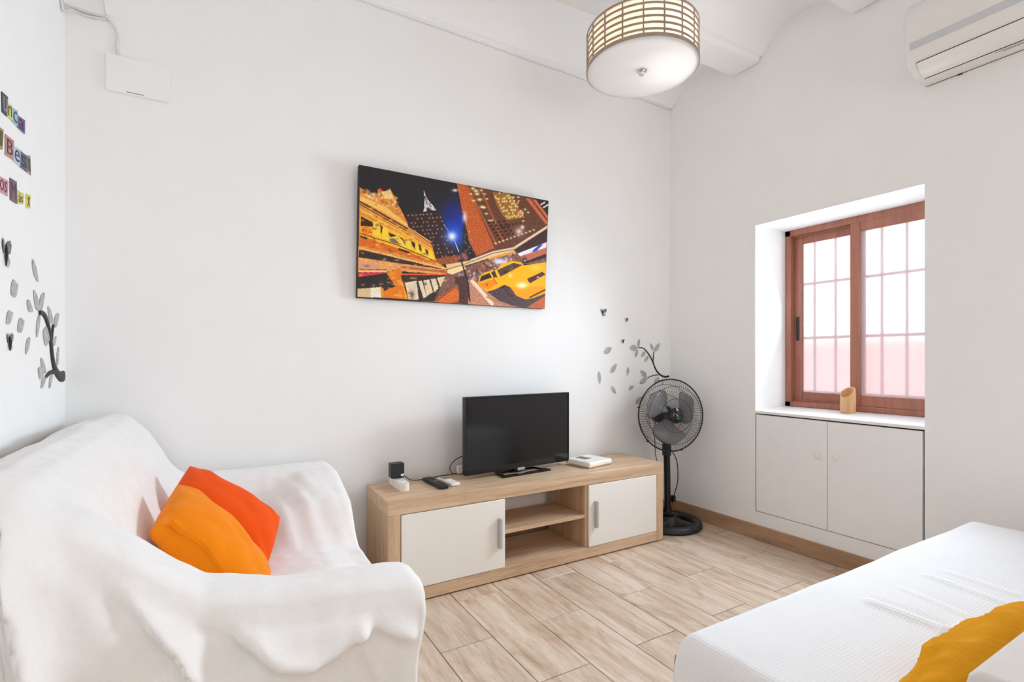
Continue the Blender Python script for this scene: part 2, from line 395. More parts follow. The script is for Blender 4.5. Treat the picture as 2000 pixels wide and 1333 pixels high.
def sash(y0, y1, x0, handle):
    sw = 0.05; z0, z1 = zb + 0.028, zt - 0.03
    s = MB()
    for a, b in ((y0, y0 + sw), (y1 - sw, y1)): s.box(x0, a, z0, x0 + 0.028, b, z1, 0.004)
    s.box(x0, y0 + sw, z0, x0 + 0.028, y1 - sw, z0 + 0.058, 0.004); s.box(x0, y0 + sw, z1 - 0.052, x0 + 0.028, y1 - sw, z1, 0.004)
    so = obj('sash', s, 'frame', win)
    obj('pane', MB().box(x0 + 0.011, y0 + sw - 0.006, z0 + 0.05, x0 + 0.016, y1 - sw + 0.006, z1 - 0.045), 'glass', so, smooth=False)
    if handle: obj('handle', MB().box(x0 - 0.006, y1 - 0.036, 1.13, x0, y1 - 0.018, 1.27, 0.004).box(x0 - 0.010, y1 - 0.031, 1.19, x0 - 0.004, y1 - 0.023, 1.215, 0.002), 'black', so)
sash(WY0 + 0.02, YM + 0.026, FX + 0.004, False)
sash(YM - 0.026, WY1 - 0.028, FX + 0.040, True)

# iron grille and the street outside
GX = XR + T + 0.05
gr = thing('window_grille', 'dark iron bar grille seen blurred through the frosted window', 'grille', (GX, 1.35, 0.6))
def wz(zx, zy): return on(1440 + zx / 2.5625, 340 + zy / 2.5625, 0, GX)
for zx in (388, 493, 612, 725, 850, 965):
    y = wz(zx, 700)[1]; obj('bar', MB().tube([(GX, y, 0.55), (GX, y, 2.15)], 0.008, 8), 'iron', gr)
for zz in (wz(390, 547)[2], wz(390, 820)[2], wz(390, 1092)[2]):
    obj('bar', MB().box(GX - 0.004, 0.5, zz - 0.008, GX + 0.004, 2.3, zz + 0.008), 'iron', gr)
b = thing('building', 'white rendered house across the street with salmon lower wall', 'building', (5.6, 1.5, 0))
obj('facade', MB().box(5.6, -4, 1.22, 6.4, 9, 7.0), 'render_white', b, smooth=False)
obj('plinth', MB().box(5.57, -4, -0.2, 6.4, 9, 1.22, 0.01), 'render_pink', b, smooth=False)
struct('ground', MB().box(XR + T, -4, -0.3, 5.6, 9, -0.2), 'asphalt', smooth=False)

# ---------------------------------------------------------------- cupboard under the sill
cup = thing('cupboard', 'flush white two-door cupboard built in below the window sill', 'cupboard', (XR, 1.39, CZ0))
cb = MB(); cb.box(XR + 0.03, WY0 + 0.002, CZ0 + 0.002, XR + 0.28, WY1 - 0.002, 0.712)
obj('carcass', cb, 'dark', cup, smooth=False)
CM = 1.394
for (a, bb_, ky) in ((WY0 + 0.008, CM - 0.0015, 1.348), (CM + 0.0015, WY1 - 0.007, 1.441)):
    d = obj('door', MB().box(XR - 0.003, a, CZ0 + 0.004, XR + 0.02, bb_, 0.7065, 0.0015), 'wall_gloss', cup)
    obj('knob', MB().lathe([(0.0, 0.026), (0.009, 0.025), (0.0125, 0.019), (0.011, 0.012), (0.006, 0.007), (0.006, 0.0)], (XR - 0.003, ky, 0.532), 20, (-1, 0, 0)), 'white_plastic', d)

# ================================================================ TV UNIT
UX0, UX1, UY0, UY1, UZ = 0.606, 2.178, 2.034, 2.372, 0.438
tvu = thing('tv_unit', 'long oak-look TV cabinet with two white doors and open middle shelves', 'cabinet', ((UX0 + UX1) / 2, (UY0 + UY1) / 2, 0))
TK = 0.060
def ob(name, x0, y0, z0, x1, y1, z1, mat, bv=0.0012): return obj(name, MB().box(x0, y0, z0, x1, y1, z1, bv), mat, tvu)
ob('top_panel', UX0, UY0, UZ - TK, UX1, UY1, UZ, 'oak')
ob('bottom_panel', UX0 + TK - 0.006, UY0, 0.006, UX1 - TK + 0.006, UY1, 0.006 + 0.052, 'oak')
ob('side_panel', UX0, UY0, 0.006, UX0 + TK - 0.006, UY1, UZ - TK, 'oak_side'); ob('side_panel', UX1 - TK + 0.006, UY0, 0.006, UX1, UY1, UZ - TK, 'oak_side')
ob('divider', 1.140, UY0 + 0.012, 0.058, 1.156, UY1, UZ - TK, 'oak_side'); ob('divider', 1.630, UY0 + 0.012, 0.058, 1.646, UY1, UZ - TK, 'oak_side')
ob('shelf', 1.156, UY0 + 0.012, 0.208, 1.630, UY1 - 0.05, 0.225, 'oak')
ob('back_panel', UX0 + 0.05, UY1 - 0.004, 0.058, 1.150, UY1, UZ - TK, 'oak'); ob('back_panel', 1.636, UY1 - 0.004, 0.058, UX1 - 0.05, UY1, UZ - TK, 'oak')
for x in (UX0 + 0.03, UX1 - 0.03):
    for y in (UY0 + 0.03, UY1 - 0.03):
        obj('foot', MB().lathe([(0, 0), (0.012, 0), (0.012, 0.007), (0, 0.007)], (x, y, 0), 12), 'black', tvu)
for (x0, x1, hx) in ((UX0 + TK - 0.003, 1.1545, 1.123), (1.648, UX1 - TK + 0.007, 1.688)):
    d = ob('door', x0, UY0 - 0.001, 0.060, x1, UY0 + 0.015, UZ - TK - 0.003, 'door_white')
    h = MB().box(hx - 0.0065, UY0 - 0.022, 0.155, hx + 0.0065, UY0 - 0.001, 0.292, 0.0025, 2)
    obj('handle', h, 'brushed', d)

# ---------------------------------------------------------------- television
A = Vector((1.030, 2.200, 0)); B = Vector((1.682, 2.252, 0)); tw = (B - A).length; ta = math.atan2(B.y - A.y, B.x - A.x)
tv = thing('television', 'black flatscreen TV standing on the oak-look cabinet', 'television', ((A.x + B.x) / 2, (A.y + B.y) / 2, UZ))
R_tv = Matrix.Translation(((A.x + B.x) / 2, (A.y + B.y) / 2, 0)) @ Matrix.Rotation(ta, 4, 'Z')
zb_, zt_ = 0.461, 0.838; hw = tw / 2
body = MB().box(-hw, 0.003, zb_, hw, 0.030, zt_, 0.004, 2).box(-hw * 0.8, 0.03, zb_ + 0.02, hw * 0.8, 0.055, zb_ + 0.24, 0.01, 2).xform(R_tv)
obj('body', body, 'black', tv)
bz = MB()
for q in ((-hw, zb_, hw, zb_ + 0.017), (-hw, zt_ - 0.010, hw, zt_), (-hw, zb_ + 0.017, -hw + 0.010, zt_ - 0.010), (hw - 0.010, zb_ + 0.017, hw, zt_ - 0.010)):
    bz.box(q[0], -0.004, q[1], q[2], 0.004, q[3], 0.0015)
obj('bezel', bz.xform(R_tv), 'black_gloss', tv)
obj('screen', MB().box(-hw + 0.009, -0.001, zb_ + 0.016, hw - 0.009, 0.004, zt_ - 0.009).xform(R_tv), 'screen', tv, smooth=False)
st = MB(); a, b2, c, d = (-0.150, -0.060), (0.150, -0.060), (0.125, 0.055), (-0.125, 0.055)
w = 0.016
def ringprism(mb, outer, inner, z0, z1):
    n = len(outer)
    vs = [(x, y, z) for z in (z0, z1) for ring in (outer, inner) for x, y in ring]
    fs = []
    for i in range(n):
        j = (i + 1) % n
        fs += [(i, j, n + j, n + i), (2 * n + i, 3 * n + i, 3 * n + j, 2 * n + j), (i, 2 * n + i, 2 * n + j, j), (n + i, n + j, 3 * n + j, 3 * n + i)]
    mb.add(vs, fs)
ringprism(st, [a, b2, c, d], [(-0.128, -0.042), (0.128, -0.042), (0.108, 0.040), (-0.108, 0.040)], UZ, UZ + 0.010)
obj('stand', st.xform(R_tv), 'black_gloss', tv)
obj('neck', MB().box(-0.03, 0.006, UZ + 0.005, 0.03, 0.05, zb_ + 0.02, 0.004).xform(R_tv), 'black', tv)
obj('badge', MB().box(-0.022, -0.0065, zb_ - 0.010, 0.022, 0.0, zb_ + 0.004, 0.001).xform(R_tv), 'brushed', tv, label='small silver badge under the screen')

# ---------------------------------------------------------------- small things on the unit
ps = thing('power_strip', 'short white power strip on the left end of the cabinet', 'power strip', (0.722, 2.245, UZ))
pm = MB()
pts = []
for k in range(7):
    t = -PI / 2 + PI * 0 + k * PI / 6
    pts.append((0.722 + 0.022 * math.cos(PI + k * PI / 6), 2.175 - 0.02 * math.sin(k * PI / 6)))
out = pts + [(0.744, 2.330), (0.700, 2.330)]
pm.prism([(x, y, UZ + 0.001) for x, y in out], (0, 0, 0.034))
obj('housing', pm, 'white_plastic', ps)
for yy in (2.215,):
    obj('socket', MB().lathe([(0.0, 0.0), (0.012, 0.0), (0.014, 0.002), (0.018, 0.002), (0.018, 0.0)], (0.722, yy, UZ + 0.035), 24), 'white_plastic', ps)
ad = thing('power_adapter', 'black plug-in adapter standing in the white power strip', 'adapter', (0.722, 2.285, UZ + 0.038))
obj('housing', MB().box(0.690, 2.262, UZ + 0.0375, 0.752, 2.308, UZ + 0.105, 0.004, 2), 'black', ad)
obj('rating_label', MB().box(0.735, 2.2612, UZ + 0.046, 0.750, 2.2622, UZ + 0.056), 'pale_print', ad)
def onback(pxs, y): return [on(x, yy, 1, y) for x, yy in pxs]
cl = [Vector((0.752, 2.29, UZ + 0.048))] + [Vector((0.80, 2.30, UZ + 0.012)), Vector((0.88, 2.325, UZ + 0.0035)), Vector((0.97, 2.345, UZ + 0.0035)), Vector((1.02, 2.35, UZ + 0.004)), Vector((1.10, 2.34, UZ + 0.01)), Vector((1.14, 2.32, UZ + 0.06)), Vector((1.16, 2.285, UZ + 0.10))]
obj('cord', MB().tube(spline(cl, 6), 0.0022, 6), 'cable_black', ad)
cw = tag(obj('cable', MB().tube(spline([(1.035, 2.352, UZ + 0.003), (1.02, 2.36, UZ + 0.03), (1.045, 2.37, UZ + 0.062), (1.10, 2.375, UZ + 0.082), (1.16, 2.36, UZ + 0.06), (1.18, 2.34, UZ + 0.006), (1.10, 2.33, UZ + 0.003), (1.06, 2.34, UZ + 0.003)], 8), 0.0022, 6), 'cable_black'), 'thin looped brown cable behind the left edge of the TV', 'cable')
pl_ = thing('plug', 'pale plug block lying behind the left edge of the TV', 'plug', (1.075, 2.358, UZ))
obj('housing', MB().box(1.055, 2.338, UZ + 0.0005, 1.10, 2.362, UZ + 0.042, 0.006, 2), 'white_plastic', pl_)

def remote(name, label, x, y, w, l, h, mat, rot, keys, kmat, extra=None):
    r = thing(name, label, 'remote control', (x, y, UZ))
    R = Matrix.Translation((x, y, UZ)) @ Matrix.Rotation(rot, 4, 'Z')
    obj('housing', MB().box(-w / 2, -l / 2, 0.0005, w / 2, l / 2, h, h * 0.4, 3).xform(R), mat, r)
    for (kx, ky, kw, kl) in keys: obj('button', MB().box(kx - kw / 2, ky - kl / 2, h - 0.001, kx + kw / 2, ky + kl / 2, h + 0.0015, 0.0006).xform(R), kmat, r)
    if extra: obj('display', MB().box(*extra[0], h - 0.001, *extra[1], h + 0.0008).xform(R), 'grey_display', r)
remote('remote_control', 'black TV remote lying on the cabinet left of the TV', 0.880, 2.205, 0.046, 0.200, 0.018, 'black', 0.05,
       [(kx, ky, 0.007, 0.007) for ky in (0.08, 0.062, 0.044, 0.026, -0.045, -0.06, -0.075) for kx in (-0.013, 0, 0.013)] + [(0, -0.01, 0.026, 0.026)], 'black_gloss')
remote('remote_control', 'white air-conditioner remote with grey display beside the black remote', 0.945, 2.202, 0.046, 0.155, 0.017, 'white_plastic', 0.05,
       [(kx, ky, 0.009, 0.006) for ky in (-0.02, -0.036, -0.052) for kx in (-0.011, 0.011)], 'pale_print', ((-0.016, 0.012), (0.016, 0.062)))
rt = thing('router', 'flat white router box on the cabinet right of the TV', 'router', (1.785, 2.205, UZ))
R_rt = Matrix.Translation((1.706, 2.100, UZ)) @ Matrix.Rotation(0.2, 4, 'Z')
obj('housing', MB().box(0, 0, 0.004, 0.195, 0.175, 0.034, 0.010, 3).box(0.015, 0.015, 0, 0.18, 0.16, 0.006).xform(R_rt), 'white_plastic', rt)
obj('display', MB().box(0.055, 0.075, 0.033, 0.105, 0.150, 0.0350).xform(R_rt), 'print_grey', rt, label='dark grey rectangular inset on top')
obj('antenna_cable', MB().tube(spline([R_rt @ Vector((0.0, 0.14, 0.012)), R_rt @ Vector((-0.02, 0.145, 0.012)), R_rt @ Vector((-0.035, 0.17, 0.008)), R_rt @ Vector((-0.03, 0.21, 0.004))], 6), 0.0022, 6), 'cable_white', rt)

# ================================================================ CANVAS PICTURE
cv = thing('canvas_picture', 'wide canvas print of a night city street with yellow taxi on back wall', 'picture', (1.089, YB, 1.3055))
cx0, cx1, cz0, cz1 = 0.567, 1.611, 1.3055, 1.907
yT, yBt = 2.345, 2.383
def cy(z): return yBt + (yT - yBt) * (z - cz0) / (cz1 - cz0)
bodyc = MB().add([(x, cy(z) + dy, z) for dy in (0.0008, 0.029) for z in (cz0, cz1) for x in (cx0, cx1)],
                 [(0, 1, 3, 2), (4, 6, 7, 5), (0, 4, 5, 1), (2, 3, 7, 6), (0, 2, 6, 4), (1, 5, 7, 3)])
obj('canvas', bodyc, plain('dark_canvas_edge', (52, 44, 42), 0.8), cv, smooth=False)
NXP, NZP = 440, 256
gx = np.linspace(cx0, cx1, NXP); gz = np.linspace(cz1, cz0, NZP)
GX_, GZ_ = np.meshgrid(gx, gz); GY_ = yBt + (yT - yBt) * (GZ_ - cz0) / (cz1 - cz0)
D = np.stack([GX_, GY_, GZ_], -1) - CV
zz_ = D @ FV
PX = (PXC + FPX * (D @ RV) / zz_ - 680) * 4.1667; PY = (PYC - FPX * (D @ UV) / zz_ - 300) * 4.1667
IMG = np.zeros((NZP, NXP, 3)); IMG[:] = (44, 41, 43)
rng = np.random.RandomState(3)
def inside(poly):
    m = np.zeros(PX.shape, bool); n = len(poly)
    for i in range(n):
        x1, y1 = poly[i]; x2, y2 = poly[(i + 1) % n]
        if y1 == y2: continue
        c = ((y1 > PY) != (y2 > PY)) & (PX < (x2 - x1) * (PY - y1) / (y2 - y1) + x1); m ^= c
    return m
def fill(poly, col, jit=0):
    m = inside(poly); k = m.sum()
    IMG[m] = np.array(col) + (rng.randn(k, 1) * jit if jit else 0)
def segd(pts):
    d = np.full(PX.shape, 1e9)
    for (x1, y1), (x2, y2) in zip(pts[:-1], pts[1:]):
        dx, dy = x2 - x1, y2 - y1; t = np.clip(((PX - x1) * dx + (PY - y1) * dy) / (dx * dx + dy * dy + 1e-9), 0, 1)
        d = np.minimum(d, np.hypot(PX - x1 - t * dx, PY - y1 - t * dy))
    return d
def stroke(pts, w, col, a=1.0):
    m = np.clip((w / 2 - segd(pts)) / 2 + 0.5, 0, 1)[..., None] * a
    IMG[:] = IMG * (1 - m) + np.array(col) * m
def glow(x, y, r, col, a=1.0, ex=1.0, ey=1.0):
    m = (np.exp(-(((PX - x) / ex) ** 2 + ((PY - y) / ey) ** 2) / (r * r)) * a)[..., None]
    IMG[:] = IMG * (1 - m) + np.array(col) * m
def lerp(a, b, t): return (a[0] + (b[0] - a[0]) * t, a[1] + (b[1] - a[1]) * t)
# sky glow
glow(870, 600, 130, (30, 70, 190), 0.95, 0.8, 1.3); glow(850, 500, 90, (45, 40, 120), 0.6)
# dark tower with lit windows, pale spire
fill([(460, 490), (745, 478), (880, 850), (720, 900), (690, 770), (480, 600)], (62, 42, 42), 5)
for i in range(9):
    for j in range(12):
        p = (490 + i * 31 + j * 14 + rng.randn() * 2, 505 + j * 31 - i * 2)
        if rng.rand() < 0.7 and inside([(460, 490), (745, 478), (880, 850), (720, 900), (690, 770), (480, 600)])[np.unravel_index(np.argmin((PX - p[0]) ** 2 + (PY - p[1]) ** 2), PX.shape)]:
            glow(*p, 5.5, (225, 190, 160), 0.85)
fill([(619, 312), (632, 345), (645, 372), (668, 402), (690, 424), (702, 446), (717, 463), (690, 462), (655, 452), (632, 472), (612, 473), (622, 440), (618, 400), (624, 360)], (214, 206, 210), 22)
for k in range(44):
    t = rng.rand(); p = lerp((624, 345), lerp((628, 465), (700, 455), rng.rand()), t); glow(p[0], p[1], 4, (84, 66, 66), 0.8)
fill([(636, 445), (655, 438), (668, 455), (640, 470)], (70, 54, 54), 8)
stroke([(618, 310), (622, 345)], 5, (230, 224, 226))
# right-hand block
fill([(885, 243), (1635, 395), (1625, 600), (1340, 790), (1040, 840), (975, 700)], (104, 66, 46), 9)
fill([(885, 243), (965, 262), (1190, 770), (1050, 835), (985, 720), (930, 480)], (188, 92, 44), 12)
for k in range(26):
    t = k / 25; stroke([lerp((885, 260), (1045, 830), t), lerp((975, 280), (1180, 775), t)], 3, (140, 62, 30), 0.7)
for k in range(7):
    t = k / 6; stroke([lerp((890, 250), (965, 262), t), lerp((1040, 830), (1185, 775), t)], 3, (226, 130, 70), 0.6)
for c0, c1, col in (((975, 275), (1205, 740), (176, 92, 52)), ((1080, 290), (1265, 720), (168, 86, 50)), ((1300, 340), (1425, 520), (186, 100, 66))):
    stroke([c0, c1], 16, col, 0.9)
fill([(1170, 310), (1300, 335), (1410, 525), (1290, 545), (1215, 440)], (150, 104, 48), 16)
for i in range(12):
    for j in range(9):
        p = (1185 + i * 16 + j * 13, 322 + j * 24 - i * 1 + rng.randn() * 3)
        if p[0] < 1225 + (p[1] - 310) * 0.95 + 70 and p[0] > 1160 + (p[1] - 310) * 0.55 and rng.rand() < 0.62: glow(*p, 7, (250, 224, 140), 0.95, 1.0, 1.3)
for (x, y, r) in [(1015, 285, 14), (1040, 305, 16), (1050, 330, 16), (1070, 375, 17), (1090, 435, 15), (1020, 385, 10), (1085, 300, 9), (1110, 330, 9), (1130, 370, 9), (1000, 330, 9), (1105, 440, 13), (1125, 490, 11), (1150, 545, 9), (1170, 545, 9), (1190, 560, 8), (1345, 355, 8), (1385, 355, 9), (1350, 385, 7), (1390, 385, 7), (1405, 465, 8), (1440, 455, 9), (1420, 490, 7), (1465, 480, 9), (1425, 550, 8)]:
    glow(x, y, r, (255, 232, 170), 0.95, 1.2, 0.7)
for j in range(6):
    for i in range(4):
        x = 1130 + i * 42 + j * 18; y = 560 + j * 26 - i * 5
        fill([(x, y), (x + 20, y - 3), (x + 27, y + 11), (x + 7, y + 14)], (52, 30, 26))
for i in range(6):
    x = 1240 + i * 30; fill([(x, 590 - i * 6), (x + 14, 588 - i * 6), (x + 20, 602 - i * 6), (x + 6, 606 - i * 6)], (60, 36, 30))
for k in range(11): glow(1200 + k * 31, 732 - k * 10.5 - 0.4 * k, 8, (255, 226, 178), 0.95, 1.2, 0.8)
glow(1390, 635, 20, (235, 240, 255), 1.0); glow(1418, 600, 14, (255, 240, 214), 1.0); glow(1390, 635, 42, (190, 160, 160), 0.5)
fill([(1440, 360), (1530, 378), (1628, 510), (1622, 575), (1610, 580)], (194, 106, 70), 8); stroke([(1490, 372), (1622, 545)], 9, (84, 50, 40))
fill([(1530, 378), (1635, 395), (1630, 510)], (60, 44, 40)); stroke([(1570, 415), (1600, 398)], 10, (236, 230, 214)); stroke([(1590, 440), (1625, 418)], 10, (236, 230, 214))
# between towers
fill([(935, 480), (985, 720), (1040, 835), (960, 850), (930, 800)], (46, 40, 42), 10); glow(948, 520, 26, (225, 220, 245), 0.9, 0.7, 1.6)
for k in range(25): glow(945 + rng.rand() * 70, 600 + rng.rand() * 220, 4, (190, 190, 190), 0.6)
fill([(700, 860), (880, 830), (900, 890), (760, 905)], (150, 84, 44), 24)
# stone terminal on the left
fill([(95, 275), (150, 310), (245, 350), (240, 290), (300, 310), (340, 285), (372, 345), (405, 360), (385, 390), (420, 440), (480, 560), (490, 600), (670, 715), (720, 880), (800, 935), (800, 960), (80, 960)], (214, 138, 62), 12)
for k in range(60):
    t = rng.rand(); p = lerp((115, 310), (385, 385), t); glow(p[0] + rng.randn() * 16, p[1] + rng.randn() * 22 + 10, 11, [(250, 220, 170), (120, 80, 56), (236, 150, 60)][k % 3], 0.8)
fill([(240, 290), (262, 286), (285, 310), (262, 318)], (226, 92, 40)); fill([(270, 312), (345, 300), (372, 375), (300, 370)], (238, 196, 130), 18)
fill([(98, 345), (300, 430), (485, 575), (482, 600), (290, 480), (98, 385)], (246, 186, 98), 10)
stroke([(98, 392), (480, 612)], 12, (92, 50, 28)); stroke([(98, 414), (470, 628)], 8, (110, 62, 32))
fill([(98, 425), (470, 635), (690, 765), (690, 790), (460, 665), (98, 470)], (238, 168, 70), 8)
stroke([(98, 436), (690, 772)], 4, (130, 76, 36)); stroke([(490, 606), (680, 738)], 5, (120, 70, 34)); stroke([(480, 596), (672, 720)], 6, (246, 190, 110))
fill([(98, 500), (460, 668), (695, 800), (715, 880), (98, 665)], (246, 180, 40), 10)
for q in ([(104, 510), (200, 560), (205, 600), (104, 590)], [(262, 575), (282, 600), (278, 640), (266, 655)], [(325, 640), (440, 690), (470, 740), (390, 690), (345, 690)], [(500, 700), (545, 730), (548, 790), (525, 755)], [(560, 730), (590, 745), (600, 800), (570, 780)], [(610, 765), (650, 790), (652, 830), (625, 800)]): fill(q, (64, 40, 26), 6)
fill([(110, 600), (160, 590), (200, 640), (195, 680), (110, 660)], (236, 130, 30), 14)
for (x, y, w, h) in ((205, 560, 50, 115), (275, 605, 48, 100), (470, 690, 36, 90), (545, 735, 30, 80), (600, 770, 28, 78), (650, 790, 34, 80)):
    fill([(x + 8, y), (x + w * 0.7, y - 6), (x + w, y + 20), (x + w + 8, y + h), (x + 2, y + h - 12), (x, y + 25)], (253, 204, 62), 8)
stroke([(345, 690), (400, 680), (440, 715), (455, 770)], 16, (250, 200, 90)); fill([(335, 690), (380, 695), (430, 745), (345, 720)], (120, 104, 96), 14)
stroke([(95, 650), (400, 745), (715, 880)], 7, (96, 52, 26))
fill([(95, 672), (400, 770), (715, 890), (700, 900), (400, 810), (90, 750)], (214, 106, 38), 10)
fill([(100, 668), (155, 682), (155, 700), (100, 690)], (70, 40, 30)); stroke([(415, 780), (490, 805)], 18, (70, 44, 34)); stroke([(215, 690), (218, 755)], 5, (150, 70, 26))
stroke([(88, 768), (450, 858), (800, 940)], 14, (236, 176, 112)); stroke([(88, 780), (450, 872), (800, 948)], 5, (110, 60, 32))
fill([(86, 782), (330, 835), (800, 948), (560, 915), (86, 846)], (58, 48, 48), 6)
fill([(86, 848), (330, 885), (560, 915), (800, 950), (810, 985), (430, 960), (86, 962)], (226, 160, 100), 12)
fill([(86, 885), (155, 895), (155, 935), (86, 930)], (206, 156, 136)); fill([(165, 890), (235, 900), (235, 940), (165, 935)], (206, 156, 136))
stroke([(86, 942), (310, 948)], 6, (96, 70, 58)); stroke([(430, 925), (800, 965)], 22, (188, 108, 60)); stroke([(86, 962), (310, 962)], 10, (220, 200, 180))
fill([(84, 970), (312, 968), (268, 998), (84, 1004)], (216, 56, 58)); stroke([(430, 985), (815, 985)], 14, (222, 92, 62))
fill([(82, 1006), (300, 975), (385, 1082), (290, 1130), (80, 1110)], (50, 46, 46), 6)
fill([(78, 1102), (180, 1095), (185, 1172), (76, 1166)], (214, 186, 140), 6); fill([(180, 1095), (262, 1088), (268, 1172), (185, 1172)], (228, 222, 204), 6)
fill([(262, 1080), (290, 1100), (292, 1175), (268, 1172)], (220, 150, 50))
fill([(310, 972), (420, 930), (450, 1000), (485, 1185), (290, 1176), (288, 1122), (385, 1082)], (224, 124, 36), 10); fill([(440, 1040), (462, 1040), (486, 1186), (465, 1186)], (250, 160, 20))
fill([(425, 990), (830, 990), (860, 1080), (700, 1205), (490, 1195)], (66, 50, 42), 8)
for q in ([(462, 1052), (555, 1036), (575, 1190), (492, 1190)], [(570, 1040), (600, 1036), (640, 1165), (612, 1178)], [(612, 1034), (660, 1026), (690, 1130), (640, 1160)], [(672, 1022), (712, 1018), (735, 1100), (700, 1128)], [(722, 1012), (800, 1000), (825, 1060), (760, 1110)]): fill(q, (222, 206, 178), 16)
glow(520, 1150, 22, (90, 60, 60), 0.8, 0.8, 1.6); glow(628, 1062, 12, (80, 60, 60), 0.8); glow(545, 1090, 20, (180, 190, 200), 0.7, 0.7, 1.5)
# viaduct, crowd, bus
fill([(795, 985), (900, 940), (1400, 780), (1620, 640), (1620, 900), (1440, 900), (1060, 1000), (1000, 1300), (600, 1300), (600, 1200), (700, 1205)], (128, 88, 80), 22)
for k in range(170):
    x = 870 + rng.rand() * 500; y = 985 - (x - 870) * 0.36 + rng.rand() * 110
    glow(x, y, 5 + rng.rand() * 7, [(60, 44, 46), (224, 190, 170), (226, 130, 50), (210, 210, 235), (150, 100, 90), (40, 44, 48)][rng.randint(6)], 0.85)
glow(1235, 880, 36, (226, 226, 250), 0.95, 1.4, 0.7); stroke([(1150, 855), (1370, 795)], 22, (236, 160, 60), 0.9)
fill([(795, 905), (1000, 870), (1180, 800), (1345, 770), (1620, 588), (1622, 606), (1400, 778), (1190, 838), (1000, 900), (810, 955)], (230, 194, 142), 8)
stroke([(800, 945), (960, 898), (1180, 812), (1345, 782)], 5, (92, 62, 46)); fill([(805, 955), (940, 912), (960, 940), (850, 985), (810, 975)], (244, 214, 160), 6)
stroke([(1000, 866), (1180, 800), (1345, 768), (1620, 592)], 9, (216, 196, 190))
fill([(1345, 785), (1622, 608), (1616, 722), (1380, 815)], (70, 46, 46), 8); fill([(1380, 815), (1616, 722), (1614, 765), (1400, 838)], (232, 226, 232), 5)
fill([(1490, 800), (1545, 750), (1590, 735), (1530, 800)], (44, 84, 178)); stroke([(1420, 832), (1470, 818)], 10, (150, 190, 220))
fill([(1400, 838), (1612, 765), (1610, 830), (1440, 880)], (190, 110, 84), 10); fill([(1440, 880), (1612, 815), (1610, 850), (1450, 895)], (60, 44, 44))
glow(1435, 870, 20, (40, 34, 34), 1.0, 0.8, 1.3); glow(1437, 872, 8, (220, 200, 190), 1.0)
# pavement, kerb, road
fill([(940, 1040), (1040, 1040), (1110, 1110), (1230, 1200), (1400, 1260), (1180, 1260), (900, 1215)], (190, 132, 104), 20)
stroke([(1010, 1040), (1090, 1130), (1170, 1225)], 30, (240, 214, 186), 0.95)
fill([(700, 1205), (870, 1075), (895, 1120), (930, 1190), (800, 1230)], (214, 110, 44), 14); stroke([(720, 1200), (870, 1085)], 8, (120, 60, 30))
fill([(880, 1010), (960, 1000), (985, 1100), (975, 1230), (900, 1215), (905, 1120)], (82, 54, 50), 18)
fill([(1060, 1030), (1220, 1090), (1640, 1130), (1640, 1300), (1420, 1260), (1230, 1200), (1130, 1120)], (86, 70, 74), 14)
fill([(1440, 1262), (1620, 1150), (1620, 1290)], (190, 100, 60), 14); stroke([(1130, 1170), (1330, 1245), (1500, 1270)], 16, (170, 120, 104), 0.7)
# taxi
fill([(1055, 1050), (1070, 1000), (1110, 970), (1210, 945), (1245, 900), (1340, 875), (1400, 882), (1432, 912), (1612, 885), (1606, 1140), (1500, 1180), (1440, 1188), (1370, 1160), (1320, 1090), (1270, 1070), (1200, 1105), (1130, 1126), (1080, 1085)], (250, 178, 16), 5)
fill([(1065, 1060), (1190, 1020), (1215, 1060), (1140, 1110), (1085, 1085)], (240, 140, 24), 5)
fill([(1320, 1090), (1606, 1080), (1606, 1140), (1500, 1180), (1440, 1188), (1370, 1160)], (246, 158, 14), 4)
fill([(1068, 1045), (1082, 1000), (1150, 972), (1172, 1010)], (52, 48, 40), 8); fill([(1162, 970), (1192, 952), (1215, 1012), (1184, 1010)], (76, 54, 44), 8); fill([(1212, 950), (1345, 890), (1418, 908), (1240, 1003)], (92, 66, 52), 12)
stroke([(1205, 950), (1232, 1008)], 7, (252, 190, 60)); stroke([(1155, 970), (1178, 1016)], 7, (252, 196, 60))
glow(1330, 940, 16, (140, 100, 70), 0.8); glow(1280, 965, 14, (60, 44, 40), 0.8)
fill([(1455, 1022), (1580, 962), (1606, 985), (1480, 1058)], (92, 44, 52)); glow(1545, 1008, 9, (240, 226, 220), 1.0, 1.3, 0.6)
glow(1415, 1075, 26, (255, 250, 236), 1.0, 1.6, 0.9); glow(1530, 930, 30, (255, 224, 120), 0.6, 1.4, 0.7); glow(1320, 995, 16, (255, 240, 170), 0.8)
stroke([(1280, 1085), (1310, 1150), (1330, 1160)], 26, (84, 58, 62)); stroke([(1480, 1172), (1606, 1108)], 12, (90, 44, 46)); glow(1130, 1068, 8, (90, 60, 30), 0.9)
stroke([(1180, 1010), (1210, 1060)], 8, (206, 96, 50))
